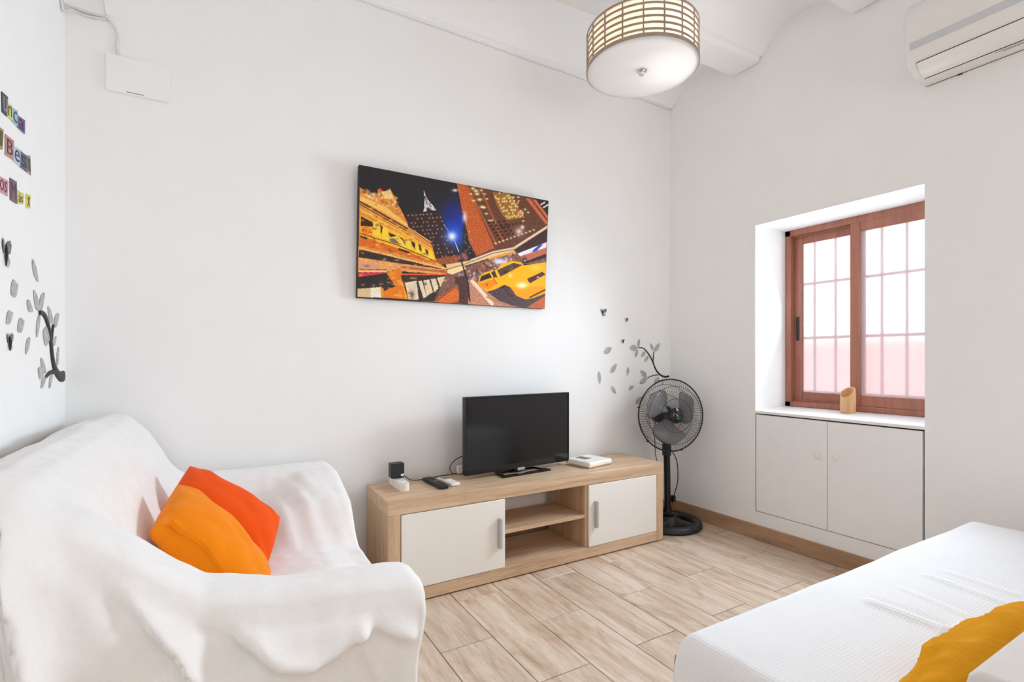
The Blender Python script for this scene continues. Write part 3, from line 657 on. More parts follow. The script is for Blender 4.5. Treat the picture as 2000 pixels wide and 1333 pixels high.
# lamp post and its star of light
stroke([(862, 720), (905, 830), (935, 920), (975, 1050), (990, 1200)], 12, (58, 40, 42)); stroke([(862, 700), (900, 800)], 6, (210, 220, 250))
stroke([(785, 585), (845, 680)], 5, (150, 170, 240), 0.9)
for (x, y) in ((900, 850), (940, 825), (955, 850)): glow(x, y, 20, (196, 110, 100), 0.85)
glow(845, 675, 70, (70, 120, 235), 0.75); glow(845, 675, 32, (235, 246, 255), 1.0)
glow(870, 300, 14, (230, 226, 214), 1.0, 1.6, 0.8)
for k in range(260):                                    # sparkle of the lit stone and glass
    x, y = 95 + rng.rand() * 700, 290 + rng.rand() * 880
    if inside([(95, 275), (385, 390), (480, 560), (720, 880), (800, 960), (820, 1180), (80, 1170)])[np.unravel_index(np.argmin((PX - x) ** 2 + (PY - y) ** 2), PX.shape)]:
        glow(x, y, 5 + rng.rand() * 7, [(255, 224, 150), (255, 200, 90), (110, 60, 30), (250, 170, 70)][rng.randint(4)], 0.55, 1.8, 0.8)
IMG = np.where(IMG > 70, 70 + (IMG - 70) * 1.10, IMG)
IMG = np.clip(IMG + rng.randn(NZP, NXP, 1) * 4, 0, 255) / 255.0
LIN = np.where(IMG <= 0.04045, IMG / 12.92, ((IMG + 0.055) / 1.055) ** 2.4)
me = bpy.data.meshes.new('print')
vv = np.stack([GX_, GY_, GZ_], -1).reshape(-1, 3) - np.array(cv.location)
idx = np.arange(NXP * NZP).reshape(NZP, NXP)
quads = np.stack([idx[:-1, :-1], idx[1:, :-1], idx[1:, 1:], idx[:-1, 1:]], -1).reshape(-1, 4)
me.vertices.add(len(vv)); me.vertices.foreach_set('co', vv.ravel().astype(np.float32))
me.loops.add(quads.size); me.loops.foreach_set('vertex_index', quads.ravel().astype(np.int32))
me.polygons.add(len(quads)); me.polygons.foreach_set('loop_start', np.arange(0, quads.size, 4, dtype=np.int32)); me.polygons.foreach_set('loop_total', np.full(len(quads), 4, dtype=np.int32))
me.update(); me.validate()
ca = me.color_attributes.new('ink', 'FLOAT_COLOR', 'POINT')
ca.data.foreach_set('color', np.concatenate([LIN.reshape(-1, 3), np.ones((len(vv), 1))], 1).ravel().astype(np.float32))
kp = NT('printed_canvas'); at_ = kp.n('ShaderNodeAttribute', attribute_name='ink'); kp.l(at_, 'Color', kp.p, 'Base Color'); kp.set(kp.p, Roughness=0.55); kp.p.inputs['Specular IOR Level'].default_value = 0.25
me.materials.append(kp.m)
po = bpy.data.objects.new('print', me); COL.objects.link(po); po.parent = cv

# ================================================================ SOFA AND ITS SHEET
SX0, SX1, SY0, SY1 = -0.452, 0.428, 1.055, 2.372
sx = np.linspace(SX0, SX1, 100); sy = np.linspace(SY0, SY1, 146)
h_ = sx[1] - sx[0]
Xg, Yg = np.meshgrid(sx, sy, indexing='ij')
bx = [-0.46, -0.43, -0.38, -0.32, -0.27, -0.22, -0.17, -0.13, -0.09, -0.05]
bz_ = [0.745, 0.775, 0.800, 0.815, 0.800, 0.745, 0.655, 0.55, 0.45, 0.36]
back = np.interp(Xg, bx, bz_)
def rnd(d, r): d = np.clip(d, 0, r); return r - np.sqrt(np.maximum(r * r - (r - d) ** 2, 0))   # drop near an edge
back = back - rnd(np.minimum(Yg - SY0, 0.12), 0.12) * 0.25 - rnd(SY1 - Yg, 0.06) * 0.4
def arm(y0, y1, zt):
    a = np.full(Xg.shape, -1.0); m = (Yg >= y0) & (Yg <= y1)
    z = zt - rnd(np.minimum(Yg - y0, y1 - Yg), 0.05) - rnd(SX1 - Xg, 0.03) * 0.8
    a[m] = z[m]; return a
crown = 0.02 * np.clip(1 - ((Yg - 1.7) / 0.45) ** 2, 0, 1)
ztent = np.interp(Xg, [-0.30, -0.2, -0.12, -0.06, -0.017, 0.11, 0.28, 0.43], [0.78, 0.735, 0.672, 0.618, 0.586, 0.553, 0.538, 0.526])
far = 0.566 - 0.25 * (2.15 - Yg) - rnd(SX1 - Xg, 0.03) * 0.8
def sst(v): v = np.clip(v, 0, 1); return v * v * (3 - 2 * v)
far = np.where(Yg < 2.15, 0.36 + (far - 0.36) * sst((Xg + 0.08) / 0.40) * sst((Yg - 1.76) / 0.16), -1)
S_ = np.maximum.reduce([far, back, arm(SY0, 1.215, ztent), arm(2.15, SY1, 0.566), 0.365 + crown - rnd(SX1 - Xg, 0.05) - 0.035 * np.clip((Xg - 0.30) / 0.12, 0, 1)])
H = S_.copy()
from math import inf
for it in range(700):
    Av = H.copy(); Av[1:-1, 1:-1] = (H[2:, 1:-1] + H[:-2, 1:-1] + H[1:-1, 2:] + H[1:-1, :-2]) / 4 - 2.2e-4
    H = np.maximum(S_, Av)
    if it % 40 == 0:                                     # let the free edges follow
        H[-1, 1:-1] = np.maximum(S_[-1, 1:-1], H[-2, 1:-1] - 0.006)
Sup = S_.copy()
H[-1, 1:-1] = np.maximum(S_[-1, 1:-1], H[-2, 1:-1] - 0.006)
H += 0.012
# wrinkles
def nz(x, y, z=0.0): return noise.noise(Vector((x, y, z)))
for i in range(H.shape[0]):
    for j in range(H.shape[1]):
        x, y = sx[i], sy[j]
        w = 0.0
        u = (y - 1.74) / 0.46                              # far inner slope, pleats running down into the seat
        if 0 < u < 1 and x > -0.12: w += 0.020 * math.sin(PI * u) * max(0, nz(x * 21 + y * 4, y * 1.3, 1.3)) * min(1, (x + 0.12) / 0.1)
        if x < -0.1: w += 0.010 * nz(x * 9 + 3 * y, y * 1.4, 4.0) * min(1, (-0.1 - x) / 0.08)   # lengthwise folds over the back
        w += 0.004 * nz(x * 8, y * 8, 9.0) + 0.0025 * nz(x * 26, y * 20, 2.0)
        H[i, j] += w
def ridge_fn(px_pts, wid, amp, yplane=1.03):
    P3 = [on(x, y, 1, yplane) for x, y in px_pts]; return ([(p[0], p[2]) for p in P3], wid, amp)
RIDGES = [ridge_fn([(95, 1040), (190, 1120), (300, 1232), (400, 1333), (480, 1420)], 0.017, 0.060),
          ridge_fn([(0, 1055), (22, 1130), (60, 1250), (100, 1400)], 0.018, 0.045),
          ridge_fn([(470, 1190), (520, 1275), (600, 1300), (690, 1262), (730, 1230)], 0.020, 0.030),
          ridge_fn([(450, 1160), (560, 1215), (700, 1215)], 0.045, 0.020),
          ridge_fn([(715, 1225), (740, 1280), (770, 1345)], 0.014, 0.014),
          ridge_fn([(130, 1050), (215, 1100), (330, 1180), (470, 1290)], 0.016, -0.034),
          ridge_fn([(120, 1065), (215, 1160), (330, 1290)], 0.022, -0.040),
          ridge_fn([(560, 1170), (700, 1165)], 0.014, -0.018),
          ridge_fn([(745, 1225), (790, 1290)], 0.014, -0.016)]
ULINE = [on(x, y, 1, 1.03) for x, y in [(330, 1060), (400, 1165), (470, 1262), (540, 1305), (610, 1296), (700, 1252), (760, 1238), (830, 1260)]]
UX = [p[0] for p in ULINE]; UZ_ = [p[2] for p in ULINE]
def dseg(p, pts):
    best = 1e9
    for (x1, y1), (x2, y2) in zip(pts[:-1], pts[1:]):
        dx, dy = x2 - x1, y2 - y1; t = min(1, max(0, ((p[0] - x1) * dx + (p[1] - y1) * dy) / (dx * dx + dy * dy)))
        best = min(best, math.hypot(p[0] - x1 - t * dx, p[1] - y1 - t * dy))
    return best
sm = MB(); nI, nJ = H.shape
sm.grid([[(sx[i], sy[j], H[i, j]) for j in range(nJ)] for i in range(nI)])
per = [(i, 0) for i in range(nI)] + [(nI - 1, j) for j in range(1, nJ)] + [(i, nJ - 1) for i in range(nI - 2, -1, -1)]
NR = 46
cols = []
for q, (i, j) in enumerate(per):
    x, y, z0 = sx[i], sy[j], H[i, j]
    cr = 12
    if q < nI:                                           # near side
        k = max(0, q - (nI - 1 - cr)) / cr; n = Vector((math.sin(k * PI / 4), -math.cos(k * PI / 4), 0)); side = 'n'
        t = min(1, max(0, (x + 0.276) / 0.02)); zbm = (z0 - 0.05) * (1 - t) + 0.045 * t + 0.012 * math.sin(x * 22)
    elif q < nI + nJ - 1:
        qq = q - nI + 1; k = max(0, cr - qq) / cr; k2 = max(0, qq - (nJ - 1 - cr)) / cr
        a = -k * PI / 4 + k2 * PI / 4; n = Vector((math.cos(a), math.sin(a), 0)); side = 'f'; zbm = 0.04 + 0.012 * math.sin(y * 19)
    else:
        k = max(0, cr - (q - nI - nJ + 2)) / cr; n = Vector((math.sin(k * PI / 4), math.cos(k * PI / 4), 0)); side = 'b'; zbm = 0.20
    col = []
    for r in range(NR + 1):
        t = r / NR; z = z0 + (zbm - z0) * t
        drop = z0 - z
        lim = 1 - math.exp(-drop / 0.05)
        if side == 'n':
            d = (0.010 + 0.030 * min(1, max(0, (0.30 - x) / 0.15))) * lim + 0.012 * t - 0.05 * t * max(0, (x - 0.25) / 0.17)
            for pts, wid, amp in RIDGES:
                dd = dseg((x, z), pts); d += 1.25 * amp * (math.exp(-dd / wid * 1.1) if amp > 0.025 else math.exp(-(dd / wid) ** 2)) * lim
            if x > UX[0]:
                zl = float(np.interp(x, UX, UZ_)); kx = min(1, (x - UX[0]) / 0.06) * min(1, max(0, (0.42 - x) / 0.06))
                q_ = min(1, max(0, (z - zl) / 0.03 + 0.5)); d += lim * kx * (0.056 * q_ * q_ * (3 - 2 * q_) - 0.020)
                d -= lim * kx * 0.016 * math.exp(-((z - 0.475) / 0.028) ** 2)
            d += lim * (0.013 * nz(x * 7 + z * 9, z * 5 - x * 4, 15.0))
            d += lim * (0.006 * nz(x * 11, z * 6, 5.0) + 0.0025 * nz(x * 32, z * 26, 7.0))
            d = max(d, -0.004 - 0.05 * t * max(0, (x - 0.25) / 0.17))
            p_in = 0.06 * t * max(0, (x - 0.30) / 0.125) ** 2
        elif side == 'f':
            d = lim * (0.004 + 0.010 * t + 0.010 * t * math.sin(y * 40 + 2 * nz(y * 5, z * 3, 0)) + 0.004 * nz(y * 14, z * 6, 6.0))
        else: d = lim * 0.012
        if side == 'b': d = min(d, 0.025)
        p = Vector((x, y, z)) + n * d
        if side == 'n': p.x -= p_in
        if side == 'f': p.x -= 0.06 * t * min(1, max(0, (1.6 - y) / 0.4))
        col.append((p.x, min(p.y, YB - 0.012), p.z))
    cols.append(col)
sm.grid(cols)
def pull(p):
    k1 = min(1, max(0, (1.5 - p[1]) / 0.25)); k2 = min(1, max(0, (p[0] - 0.15) / 0.25))
    return (p[0] - 0.028 * k1 * k2, p[1], p[2])
sm.v = [pull(p) for p in sm.v]
bm = bmesh.new()
me = bpy.data.meshes.new('sheet'); me.from_pydata(sm.v, [], sm.f)
bm.from_mesh(me); bmesh.ops.remove_doubles(bm, verts=bm.verts, dist=0.0005); bmesh.ops.recalc_face_normals(bm, faces=bm.faces); bm.to_mesh(me); bm.free()
me.shade_smooth(); me.materials.append(M['sheet'])
sh = bpy.data.objects.new('sheet', me); COL.objects.link(sh)
md = sh.modifiers.new('thickness', 'SOLIDIFY'); md.thickness = 0.0018; md.offset = -1
tag(sh, 'large white cotton sheet draped over the whole left sofa', 'sheet')

so = thing('sofa', 'beige two-seat sofa under the white sheet along the left wall', 'sofa', (0.0, 1.7, 0))
def blk(name, x0, y0, z0, x1, y1, z1, bv=0.04): return obj(name, MB().box(x0, y0, z0, x1, y1, z1, bv, 4), 'beige', so)
blk('base', -0.44, 1.08, 0.07, 0.35, 2.345, 0.28, 0.02)
blk('seat_cushion', -0.10, 1.25, 0.27, 0.385, 1.69, 0.352); blk('seat_cushion', -0.10, 1.70, 0.27, 0.385, 2.13, 0.352)
bk = MB()
bprof = [(-0.44, 0.20), (-0.44, 0.72), (-0.40, 0.765), (-0.33, 0.785), (-0.27, 0.765), (-0.235, 0.70), (-0.17, 0.52), (-0.12, 0.36), (-0.10, 0.20)]
bk.prism([(x, 1.085, z) for x, z in bprof], (0, 1.25, 0)); obj('backrest', bk, 'beige', so)
blk('armrest', -0.30, 1.075, 0.2, 0.355, 1.205, 0.515); blk('armrest', -0.30, 2.175, 0.2, 0.395, 2.345, 0.54)
for x in (-0.40, 0.35):
    for y in (1.12, 2.30): obj('leg', MB().lathe([(0, 0), (0.022, 0), (0.028, 0.08), (0, 0.08)], (x, y, 0), 16), 'black', so)

def pillow(name, label, cat, A, B, C, thick, mat, seed, group=None, pin=0.10, n=44, folds=0.006, dent=None, wob=0.0, flap=None):
    A, B, C = Vector(A), Vector(B), Vector(C); Dp = A + C - B
    nrm = (B - A).cross(C - B).normalized(); ctr = (A + B + C + Dp) / 4
    mb = MB()
    def surf_pt(u, v, sgn):
        a, b_ = 2 * u - 1, 2 * v - 1
        pu = a * (1 - pin * (1 - b_ * b_) * abs(a) ** 2); pv = b_ * (1 - pin * (1 - a * a) * abs(b_) ** 2)
        if wob:
            pv += wob * nz(a * 2.9, seed, 0.4) * (abs(b_) ** 1.5); pu += wob * 0.6 * nz(b_ * 2.6, seed, 7.7) * abs(a) ** 2
        p = ctr + (B - A) * (pu / 2) + (C - B) * (pv / 2)
        e = max(0.0, (1 - a * a) * (1 - b_ * b_)) ** 0.40
        t = thick / 2 * e
        cornerness = max(0, abs(a) + abs(b_) - 1.05)
        f = folds * nz(a * 2.4 + seed, b_ * 2.4, seed) + 0.5 * folds * math.sin(9 * (a - b_) + 4 * nz(a, b_, seed)) * cornerness * (0 if wob else 2)
        if wob: f += folds * 1.1 * (1 - abs(nz(a * 2.6 + b_, b_ * 1.3, seed + 4)) * 4)
        return p + nrm * (sgn * (t + (f * min(1, e * 2))))
    for sgn in (1, -1):
        mb.grid([[surf_pt(0.5 - 0.5 * math.cos(PI * i / n), 0.5 - 0.5 * math.cos(PI * j / n), sgn) for j in range(n + 1)] for i in range(n + 1)])
    sg = 1 if nrm.dot(Vector((0, 0, CAM_H)) - ctr) > 0 else -1
    me = bpy.data.meshes.new(name); me.from_pydata(mb.v, [], mb.f)
    bm = bmesh.new(); bm.from_mesh(me); bmesh.ops.remove_doubles(bm, verts=bm.verts, dist=0.0004); bmesh.ops.recalc_face_normals(bm, faces=bm.faces); bm.to_mesh(me); bm.free()
    me.shade_smooth(); me.materials.append(M[mat]); me.transform(Matrix.Translation(-ctr))
    o = bpy.data.objects.new(name, me); COL.objects.link(o); o.location = ctr
    if flap:
        fm = MB()
        cand = [(i / 50, j / 50) for i in range(1, 50) for j in range(1, 50)]
        def find(px, py):
            best = min(cand, key=lambda q: (lambda r: (r[0] - px) ** 2 + (r[1] - py) ** 2)(proj(surf_pt(q[0], q[1], sg))))
            return Vector((best[0], best[1], 0))
        q00, q10, q11, q01 = [find(*q) if q[0] > 1 else Vector((*q, 0)) for q in flap]
        def fuv(i, j): a, b_ = i / 20, j / 20; q = (q00 * (1 - a) + q10 * a) * (1 - b_) + (q01 * (1 - a) + q11 * a) * b_; return q.x, q.y
        for dz in (0.0015, 0.006):
            fm.grid([[surf_pt(*fuv(i, j), sg) + nrm * (sg * (dz + (0.009 * (1 - i / 20) * (1 - j / 20) if dz > 0.003 else 0))) for j in range(21)] for i in range(21)])
        nn_ = 21; N2 = nn_ * nn_
        for k in range(20):
            for (p_, q_) in ((k, k + 1), (N2 - nn_ + k, N2 - nn_ + k + 1), (k * nn_, (k + 1) * nn_), (k * nn_ + 20, (k + 1) * nn_ + 20)): fm.f.append((p_, q_, N2 + q_, N2 + p_))
        obj('flap', fm, mat, o)
    return tag(o, label, cat, group), (A, B, C, Dp, nrm, ctr)
pillow('cushion', 'red-orange cushion leaning at the back on the left sofa', 'cushion', on(371, 911, 1, 1.95), on(547, 1012, 1, 1.82), on(517, 1118, 1, 1.62), 0.13, 'orange_red', 1.7, 'orange cushions on the left sofa', pin=-0.02)
ca_, geo = pillow('cushion', 'amber-orange cushion in front of the red-orange one', 'cushion', on(346, 948, 1, 1.65), on(522, 1118, 1, 1.51), np.array((0.085, 1.27, 0.40)), 0.14, 'orange', 5.1, 'orange cushions on the left sofa', folds=0.007, pin=0.0, flap=((325, 1024), (440, 1025), (0.99, 0.45), (0.80, 0.985)))

# ================================================================ RIGHT SOFA WITH WAFFLE COVER AND YELLOW CUSHION
BX0, BX1, BY0, BY1, BZ = 0.872, 2.44, 0.285, 0.778, 0.42
ds = thing('sofa', 'pale low sofa on the right under the white waffle cover', 'sofa', ((BX0 + BX1) / 2, 0.45, 0))
obj('base', MB().box(BX0 + 0.03, 0.17, 0.06, BX1 - 0.03, BY1 - 0.03, 0.30, 0.02, 3), 'greywhite', ds)
obj('seat_cushion', MB().box(BX0 + 0.02, BY0, 0.28, BX1 - 0.02, BY1 - 0.02, BZ - 0.012, 0.035, 4), 'greywhite', ds)
obj('backrest', MB().box(BX0 - 0.01, 0.145, 0.20, BX1, 0.282, 0.606, 0.022, 4), 'greywhite', ds)
for x in (BX0 + 0.1, BX1 - 0.1):
    for y in (0.21, BY1 - 0.08): obj('leg', MB().lathe([(0, 0), (0.02, 0), (0.025, 0.07), (0, 0.07)], (x, y, 0), 16), 'black', ds)
# cover: arc-length parametrised so the weave keeps its size
WR = []
def wr_line(p1, p2, wid, amp):
    a = on(*p1, 2, BZ); b_ = on(*p2, 2, BZ); WR.append(((a[0], a[1]), (b_[0], b_[1]), wid, amp))
wr_line((1700, 1180), (1835, 1230), 0.014, 0.010); wr_line((1715, 1172), (1850, 1222), 0.010, -0.004)
wr_line((1815, 1128), (1960, 1180), 0.010, 0.007); wr_line((1760, 1150), (1890, 1205), 0.008, 0.004); wr_line((1850, 1120), (1990, 1165), 0.010, 0.004); wr_line((1840, 1240), (1885, 1225), 0.010, 0.007)
rr = 0.035; skirt_len = BZ - 0.05
def cover_profile(s, total):        # s from -skirt .. total + skirt ; returns (pos, z, outn)
    arc = rr * PI / 2
    if s < rr:
        d = rr - s
        if d < arc: a = d / rr; return rr - rr * math.sin(a), BZ - rr * (1 - math.cos(a)), 0
        return 0.0, BZ - rr - (d - arc), -1
    if s > total - rr:
        d = s - (total - rr)
        if d < arc: a = d / rr; return total - rr + rr * math.sin(a), BZ - rr * (1 - math.cos(a)), 0
        return total, BZ - rr - (d - arc), 1
    return s, BZ, 0
LX, LY = BX1 - BX0, BY1 - BY0
us = np.concatenate([np.linspace(-skirt_len, 0, 26)[:-1], np.linspace(0, 0.10, 16)[:-1], np.linspace(0.10, LX - 0.1, 120), np.linspace(LX - 0.1, LX, 16)[1:], np.linspace(LX, LX + skirt_len, 22)[1:]])
vs_ = np.concatenate([np.linspace(0.0, LY - 0.1, 46), np.linspace(LY - 0.1, LY, 16)[1:], np.linspace(LY, LY + skirt_len, 26)[1:]])
cg = []; uvl = []
for u in us:
    row = []
    for v in vs_:
        px_, zu, ou = cover_profile(u, LX)
        if v < rr: py_, zv, ov = v, BZ, 0
        else: py_, zv, ov = cover_profile(v, LY)
        z = zu + zv - BZ; x = BX0 + px_; y = BY0 + py_
        if ou and ov:                                     # hanging corner: fold the spare cloth to a pleat
            du = BZ - rr - zu; dv = BZ - rr - zv; z = min(zu, zv); m = min(du, dv)
            x += ou * 0.05 * m; y += ov * 0.05 * m
        z = max(z, 0.03)
        drop = max(0, BZ - rr - z)
        if ou and not ov: x += ou * (0.008 * math.sin(v * 17) + 0.012) * min(1, drop / 0.15) 
        if ov and not ou: y += ov * (0.008 * math.sin(u * 15) + 0.010) * min(1, drop / 0.15)
        if not ou and not ov:
            z += 0.004 * nz(x * 3, y * 4, 3.3) + 0.002 * nz(x * 9, y * 12, 8.0)
            for (a, b_, wid, amp) in WR: z += amp * math.exp(-(dseg((x, y), [a, b_]) / wid) ** 2)
        row.append((x, y, z))
    cg.append(row)
me = bpy.data.meshes.new('bedspread')
mbc = MB().grid(cg); me.from_pydata(mbc.v, [], mbc.f)
uvm = me.uv_layers.new(name='cloth'); m_ = len(vs_)
for lp in me.loops:
    uvm.data[lp.index].uv = (us[lp.vertex_index // m_], vs_[lp.vertex_index % m_])
me.shade_smooth(); me.materials.append(M['waffle'])
bsd = bpy.data.objects.new('bedspread', me); COL.objects.link(bsd)
tag(bsd, 'white waffle-weave cover spread over the seat of the right sofa', 'bedspread')
md = bsd.modifiers.new('thickness', 'SOLIDIFY'); md.thickness = 0.002; md.offset = 0
pillow('cushion', 'golden-yellow crumpled cushion on the white waffle cover at right', 'cushion', (0.955, 0.35, 0.500), (1.62, 0.35, 0.490), (1.62, 0.42, 0.352), 0.12, 'yellow', 9.3, None, 0.06, 70, 0.009, wob=0.10)

# ================================================================ FAN
FCX, FCY = 2.40, 2.205
fan = thing('fan', 'black pedestal fan standing in the corner beside the TV cabinet', 'fan', (FCX, FCY, 0))
fb = MB()
fb.lathe([(0.148, 0.0), (0.192, 0.0), (0.203, 0.012), (0.200, 0.030), (0.185, 0.042), (0.165, 0.040), (0.150, 0.026), (0.148, 0.0)], (FCX, FCY, 0), 64)
fb.lathe([(0.0, 0.066), (0.034, 0.066), (0.050, 0.058), (0.070, 0.036), (0.078, 0.012), (0.078, 0.0), (0.0, 0.0)], (FCX, FCY, 0), 40)
for k in range(4):
    a = math.radians(20 + 90 * k); d = Vector((math.cos(a), math.sin(a), 0)); pr = Vector((-d.y, d.x, 0)); c = Vector((FCX, FCY, 0))
    pts = []
    for t in range(7):
        r = 0.045 + (0.165 - 0.045) * t / 6; wdt = 0.042 - 0.012 * math.sin(PI * t / 6); zt2 = 0.052 - 0.016 * t / 6
        pts.append([c + d * r + pr * (wdt * s_) + Vector((0, 0, z_)) for s_, z_ in ((-1, 0.004), (-0.9, zt2 * 0.75), (-0.5, zt2), (0.5, zt2), (0.9, zt2 * 0.75), (1, 0.004))])
    fb.grid(pts)
obj('base', fb, 'black', fan, angle=50)
obj('collar', MB().lathe([(0.0, 0.066), (0.040, 0.066), (0.040, 0.074), (0.026, 0.082), (0.024, 0.11), (0.0, 0.11)], (FCX, FCY, 0), 32), 'black_gloss', fan)
obj('pole', MB().tube([(FCX, FCY, 0.09), (FCX - 0.003, FCY, 0.30), (FCX - 0.008, FCY, 0.46)], [0.0195, 0.0195, 0.0195], 24), 'black_gloss', fan)
obj('pole_knob', MB().lathe([(0.0, 0.03), (0.026, 0.03), (0.028, 0.0), (0.026, -0.04), (0.0, -0.04)], (FCX - 0.008, FCY, 0.47), 24), 'black', fan)
FH = Vector((FCX - 0.008, FCY, 0.679)); az = math.radians(253.8); FN = Vector((math.cos(az), math.sin(az), 0.05)).normalized()
FRt = Vector((0, 0, 1)).cross(FN).normalized(); FUp = FN.cross(FRt)
def fp(r, a, h): return FH + FN * h + FRt * (r * math.cos(a)) + FUp * (r * math.sin(a))
obj('neck', MB().tube([(FCX - 0.008, FCY, 0.49), FH + Vector((0, 0, -0.09)) - FN * 0.035, FH - FN * 0.045 + Vector((0, 0, -0.02))], [0.016, 0.02, 0.03], 16), 'black', fan)
obj('motor', MB().lathe([(0.0, -0.135), (0.035, -0.13), (0.055, -0.105), (0.060, -0.06), (0.056, -0.02), (0.02, -0.012), (0.0, -0.01)], FH, 32, FN), 'black', fan)
RC = 0.217
cgm = obj('cage_rim', MB().torus(FH + FN * 0.05, FN, RC, 0.0042, 72, 8), 'black', fan)
wires = MB()
nw = 84
for k in range(nw):
    a = 2 * PI * k / nw
    front = [(0.044, 0.104), (0.09, 0.112), (0.14, 0.108), (0.185, 0.090), (0.209, 0.066), (RC, 0.05)]
    wires.tube([fp(r, a + 0.10 * (1 - r / RC), h) for r, h in front], 0.0009, 4, False)
    rear = [(0.06, -0.022), (0.12, -0.024), (0.18, -0.008), (0.208, 0.022), (RC, 0.05)]
    wires.tube([fp(r, a + 0.03 - 0.06 * (1 - r / RC), h) for r, h in rear], 0.0009, 4, False)
for (r, h) in ((0.175, 0.095), (0.10, 0.111), (0.125, -0.0235), (0.185, -0.005), (0.062, -0.021)):
    wires.torus(FH + FN * h, FN, r, 0.0015, 56, 5)
wo = obj('cage_wires', wires, 'black', fan, kind='stuff')
for k in range(3):
    a0 = math.radians(6 + 120 * k); rows = []
    for i in range(13):
        r = 0.028 + 0.148 * i / 12; t = i / 12
        wd = (0.30 + 0.62 * math.sin(PI * min(1, t * 0.62 + 0.08)) ** 1.2); 
        if t > 0.80: wd *= math.sqrt(max(0.02, 1 - ((t - 0.80) / 0.21) ** 2))
        row = []
        for j in range(11):
            s_ = j / 10 - 0.5; a = a0 + s_ * wd * 1.75 + 0.35 * t
            h = 0.052 + 0.050 * s_ * (1 - 0.35 * t) - 0.012 * (2 * s_) ** 2
            row.append(fp(r, a, h))
        rows.append(row)
    bl = obj('blade', MB().grid(rows), 'blade', fan, angle=80)
    md = bl.modifiers.new('thickness', 'SOLIDIFY'); md.thickness = 0.002
obj('blade_hub', MB().lathe([(0.0, 0.075), (0.030, 0.073), (0.034, 0.06), (0.034, 0.02), (0.0, 0.02)], FH, 32, FN), 'black', fan)
cap = obj('hub_cap', MB().lathe([(0.0, 0.120), (0.020, 0.119), (0.038, 0.115), (0.0455, 0.109), (0.0465, 0.102), (0.044, 0.099), (0.0, 0.099)], FH, 40, FN), 'black_gloss', fan, label='round glossy black cap with teal swirl mark')
def onhub(pts, h=0.1208): return [FH + FN * h + FRt * x + FUp * y for x, y in pts]
arcp = [(-0.004 + 0.0095 * math.cos(a), -0.010 + 0.0095 * math.sin(a)) for a in np.linspace(math.radians(115), math.radians(-205), 18)]
sgn = -1
arc_m = MB().tube(onhub([(0.006 + 0.0095 * math.cos(a), -0.010 + 0.0095 * math.sin(a)) for a in np.linspace(math.radians(60), math.radians(400), 18)], 0.1195), 0.0022, 6)
obj('logo_swirl', arc_m, 'teal', cap)
obj('logo_stroke', MB().tube(onhub([(0.003, -0.004), (-0.004, 0.006), (-0.010, 0.012)], 0.1200), [0.0012, 0.002, 0.0012], 6), 'pale_print', cap)
for a in (1.9, 2.9, 3.9, 5.0):
    obj('clip', MB().box(-0.006, -0.006, -0.004, 0.006, 0.006, 0.004).xform(Matrix.Translation(fp(RC + 0.003, a, 0.05))), 'black', fan)
obj('cord', MB().tube(spline([FH - FN * 0.13 + Vector((0, 0, -0.02)), Vector((FCX + 0.02, FCY + 0.10, 0.55)), Vector((FCX + 0.045, FCY - 0.02, 0.42)), Vector((FCX + 0.068, FCY - 0.02, 0.28)), Vector((FCX + 0.055, FCY - 0.01, 0.20)), Vector((FCX + 0.036, FCY - 0.01, 0.165)), Vector((FCX + 0.034, FCY - 0.01, 0.12))], 6), 0.0032, 6), 'cable_black', fan)
obj('plug', MB().box(FCX + 0.028, FCY - 0.022, 0.14, FCX + 0.050, FCY + 0.002, 0.18, 0.004, 2), 'black', fan)
cp = [FH - FN * 0.12, on(1277, 800, 1, 2.30), on(1278, 840, 1, 2.31), on(1280, 885, 1, 2.32), on(1282, 925, 1, 2.33), np.array((2.24, 2.33, 0.02))]
obj('cord', MB().tube(spline(cp, 6), 0.0026, 6), 'cable_black', fan)

# ================================================================ CEILING LAMP
LC = Vector((1.670, 1.687, 2.333)); LR, LHt = 0.247, 0.168
lp_ = thing('ceiling_lamp', 'round drum ceiling lamp with taupe slatted shade and white diffuser', 'lamp', (LC.x, LC.y, LC.z))
shd = MB().lathe([(LR - 0.010, 0.006), (LR - 0.010, LHt - 0.004), (LR - 0.013, LHt - 0.004), (LR - 0.013, 0.006), (LR - 0.010, 0.006)], LC, 96)
obj('shade', shd, 'shade', lp_, label='cream fabric drum behind the slats')
for k in range(1, 7):
    z = 0.002 + (LHt - 0.008) * k / 6.0; hb = 0.0042
    obj('slat', MB().lathe([(LR - 0.002, z - hb), (LR + 0.001, z - hb), (LR + 0.001, z + hb), (LR - 0.002, z + hb), (LR - 0.002, z - hb)], LC, 96), 'taupe', lp_)
obj('rim', MB().lathe([(LR - 0.014, 0.0), (LR + 0.0015, 0.0), (LR + 0.0015, 0.013), (LR - 0.014, 0.013), (LR - 0.014, 0.0)], LC, 96), 'taupe', lp_)
rib = None
NRB = 18
for k in range(NRB):
    a = 2 * PI * (k + 0.35) / NRB; d = Vector((math.cos(a), math.sin(a), 0)); p_ = Vector((-d.y, d.x, 0))
    q0 = LC + d * (LR - 0.0035)
    mb = MB().box(-0.003, -0.002, 0.010, 0.003, 0.002, LHt).xform(Matrix(((d.x, p_.x, 0, q0.x), (d.y, p_.y, 0, q0.y), (0, 0, 1, q0.z), (0, 0, 0, 1))) @ Matrix.Rotation(PI / 2, 4, 'Z'))
    obj('rib', mb, 'taupe', lp_)
bulb = bpy.data.lights.new('lamp_bulb', 'POINT'); bulb.energy = 5.0; bulb.color = (1.0, 0.975, 0.94); bulb.shadow_soft_size = 0.035
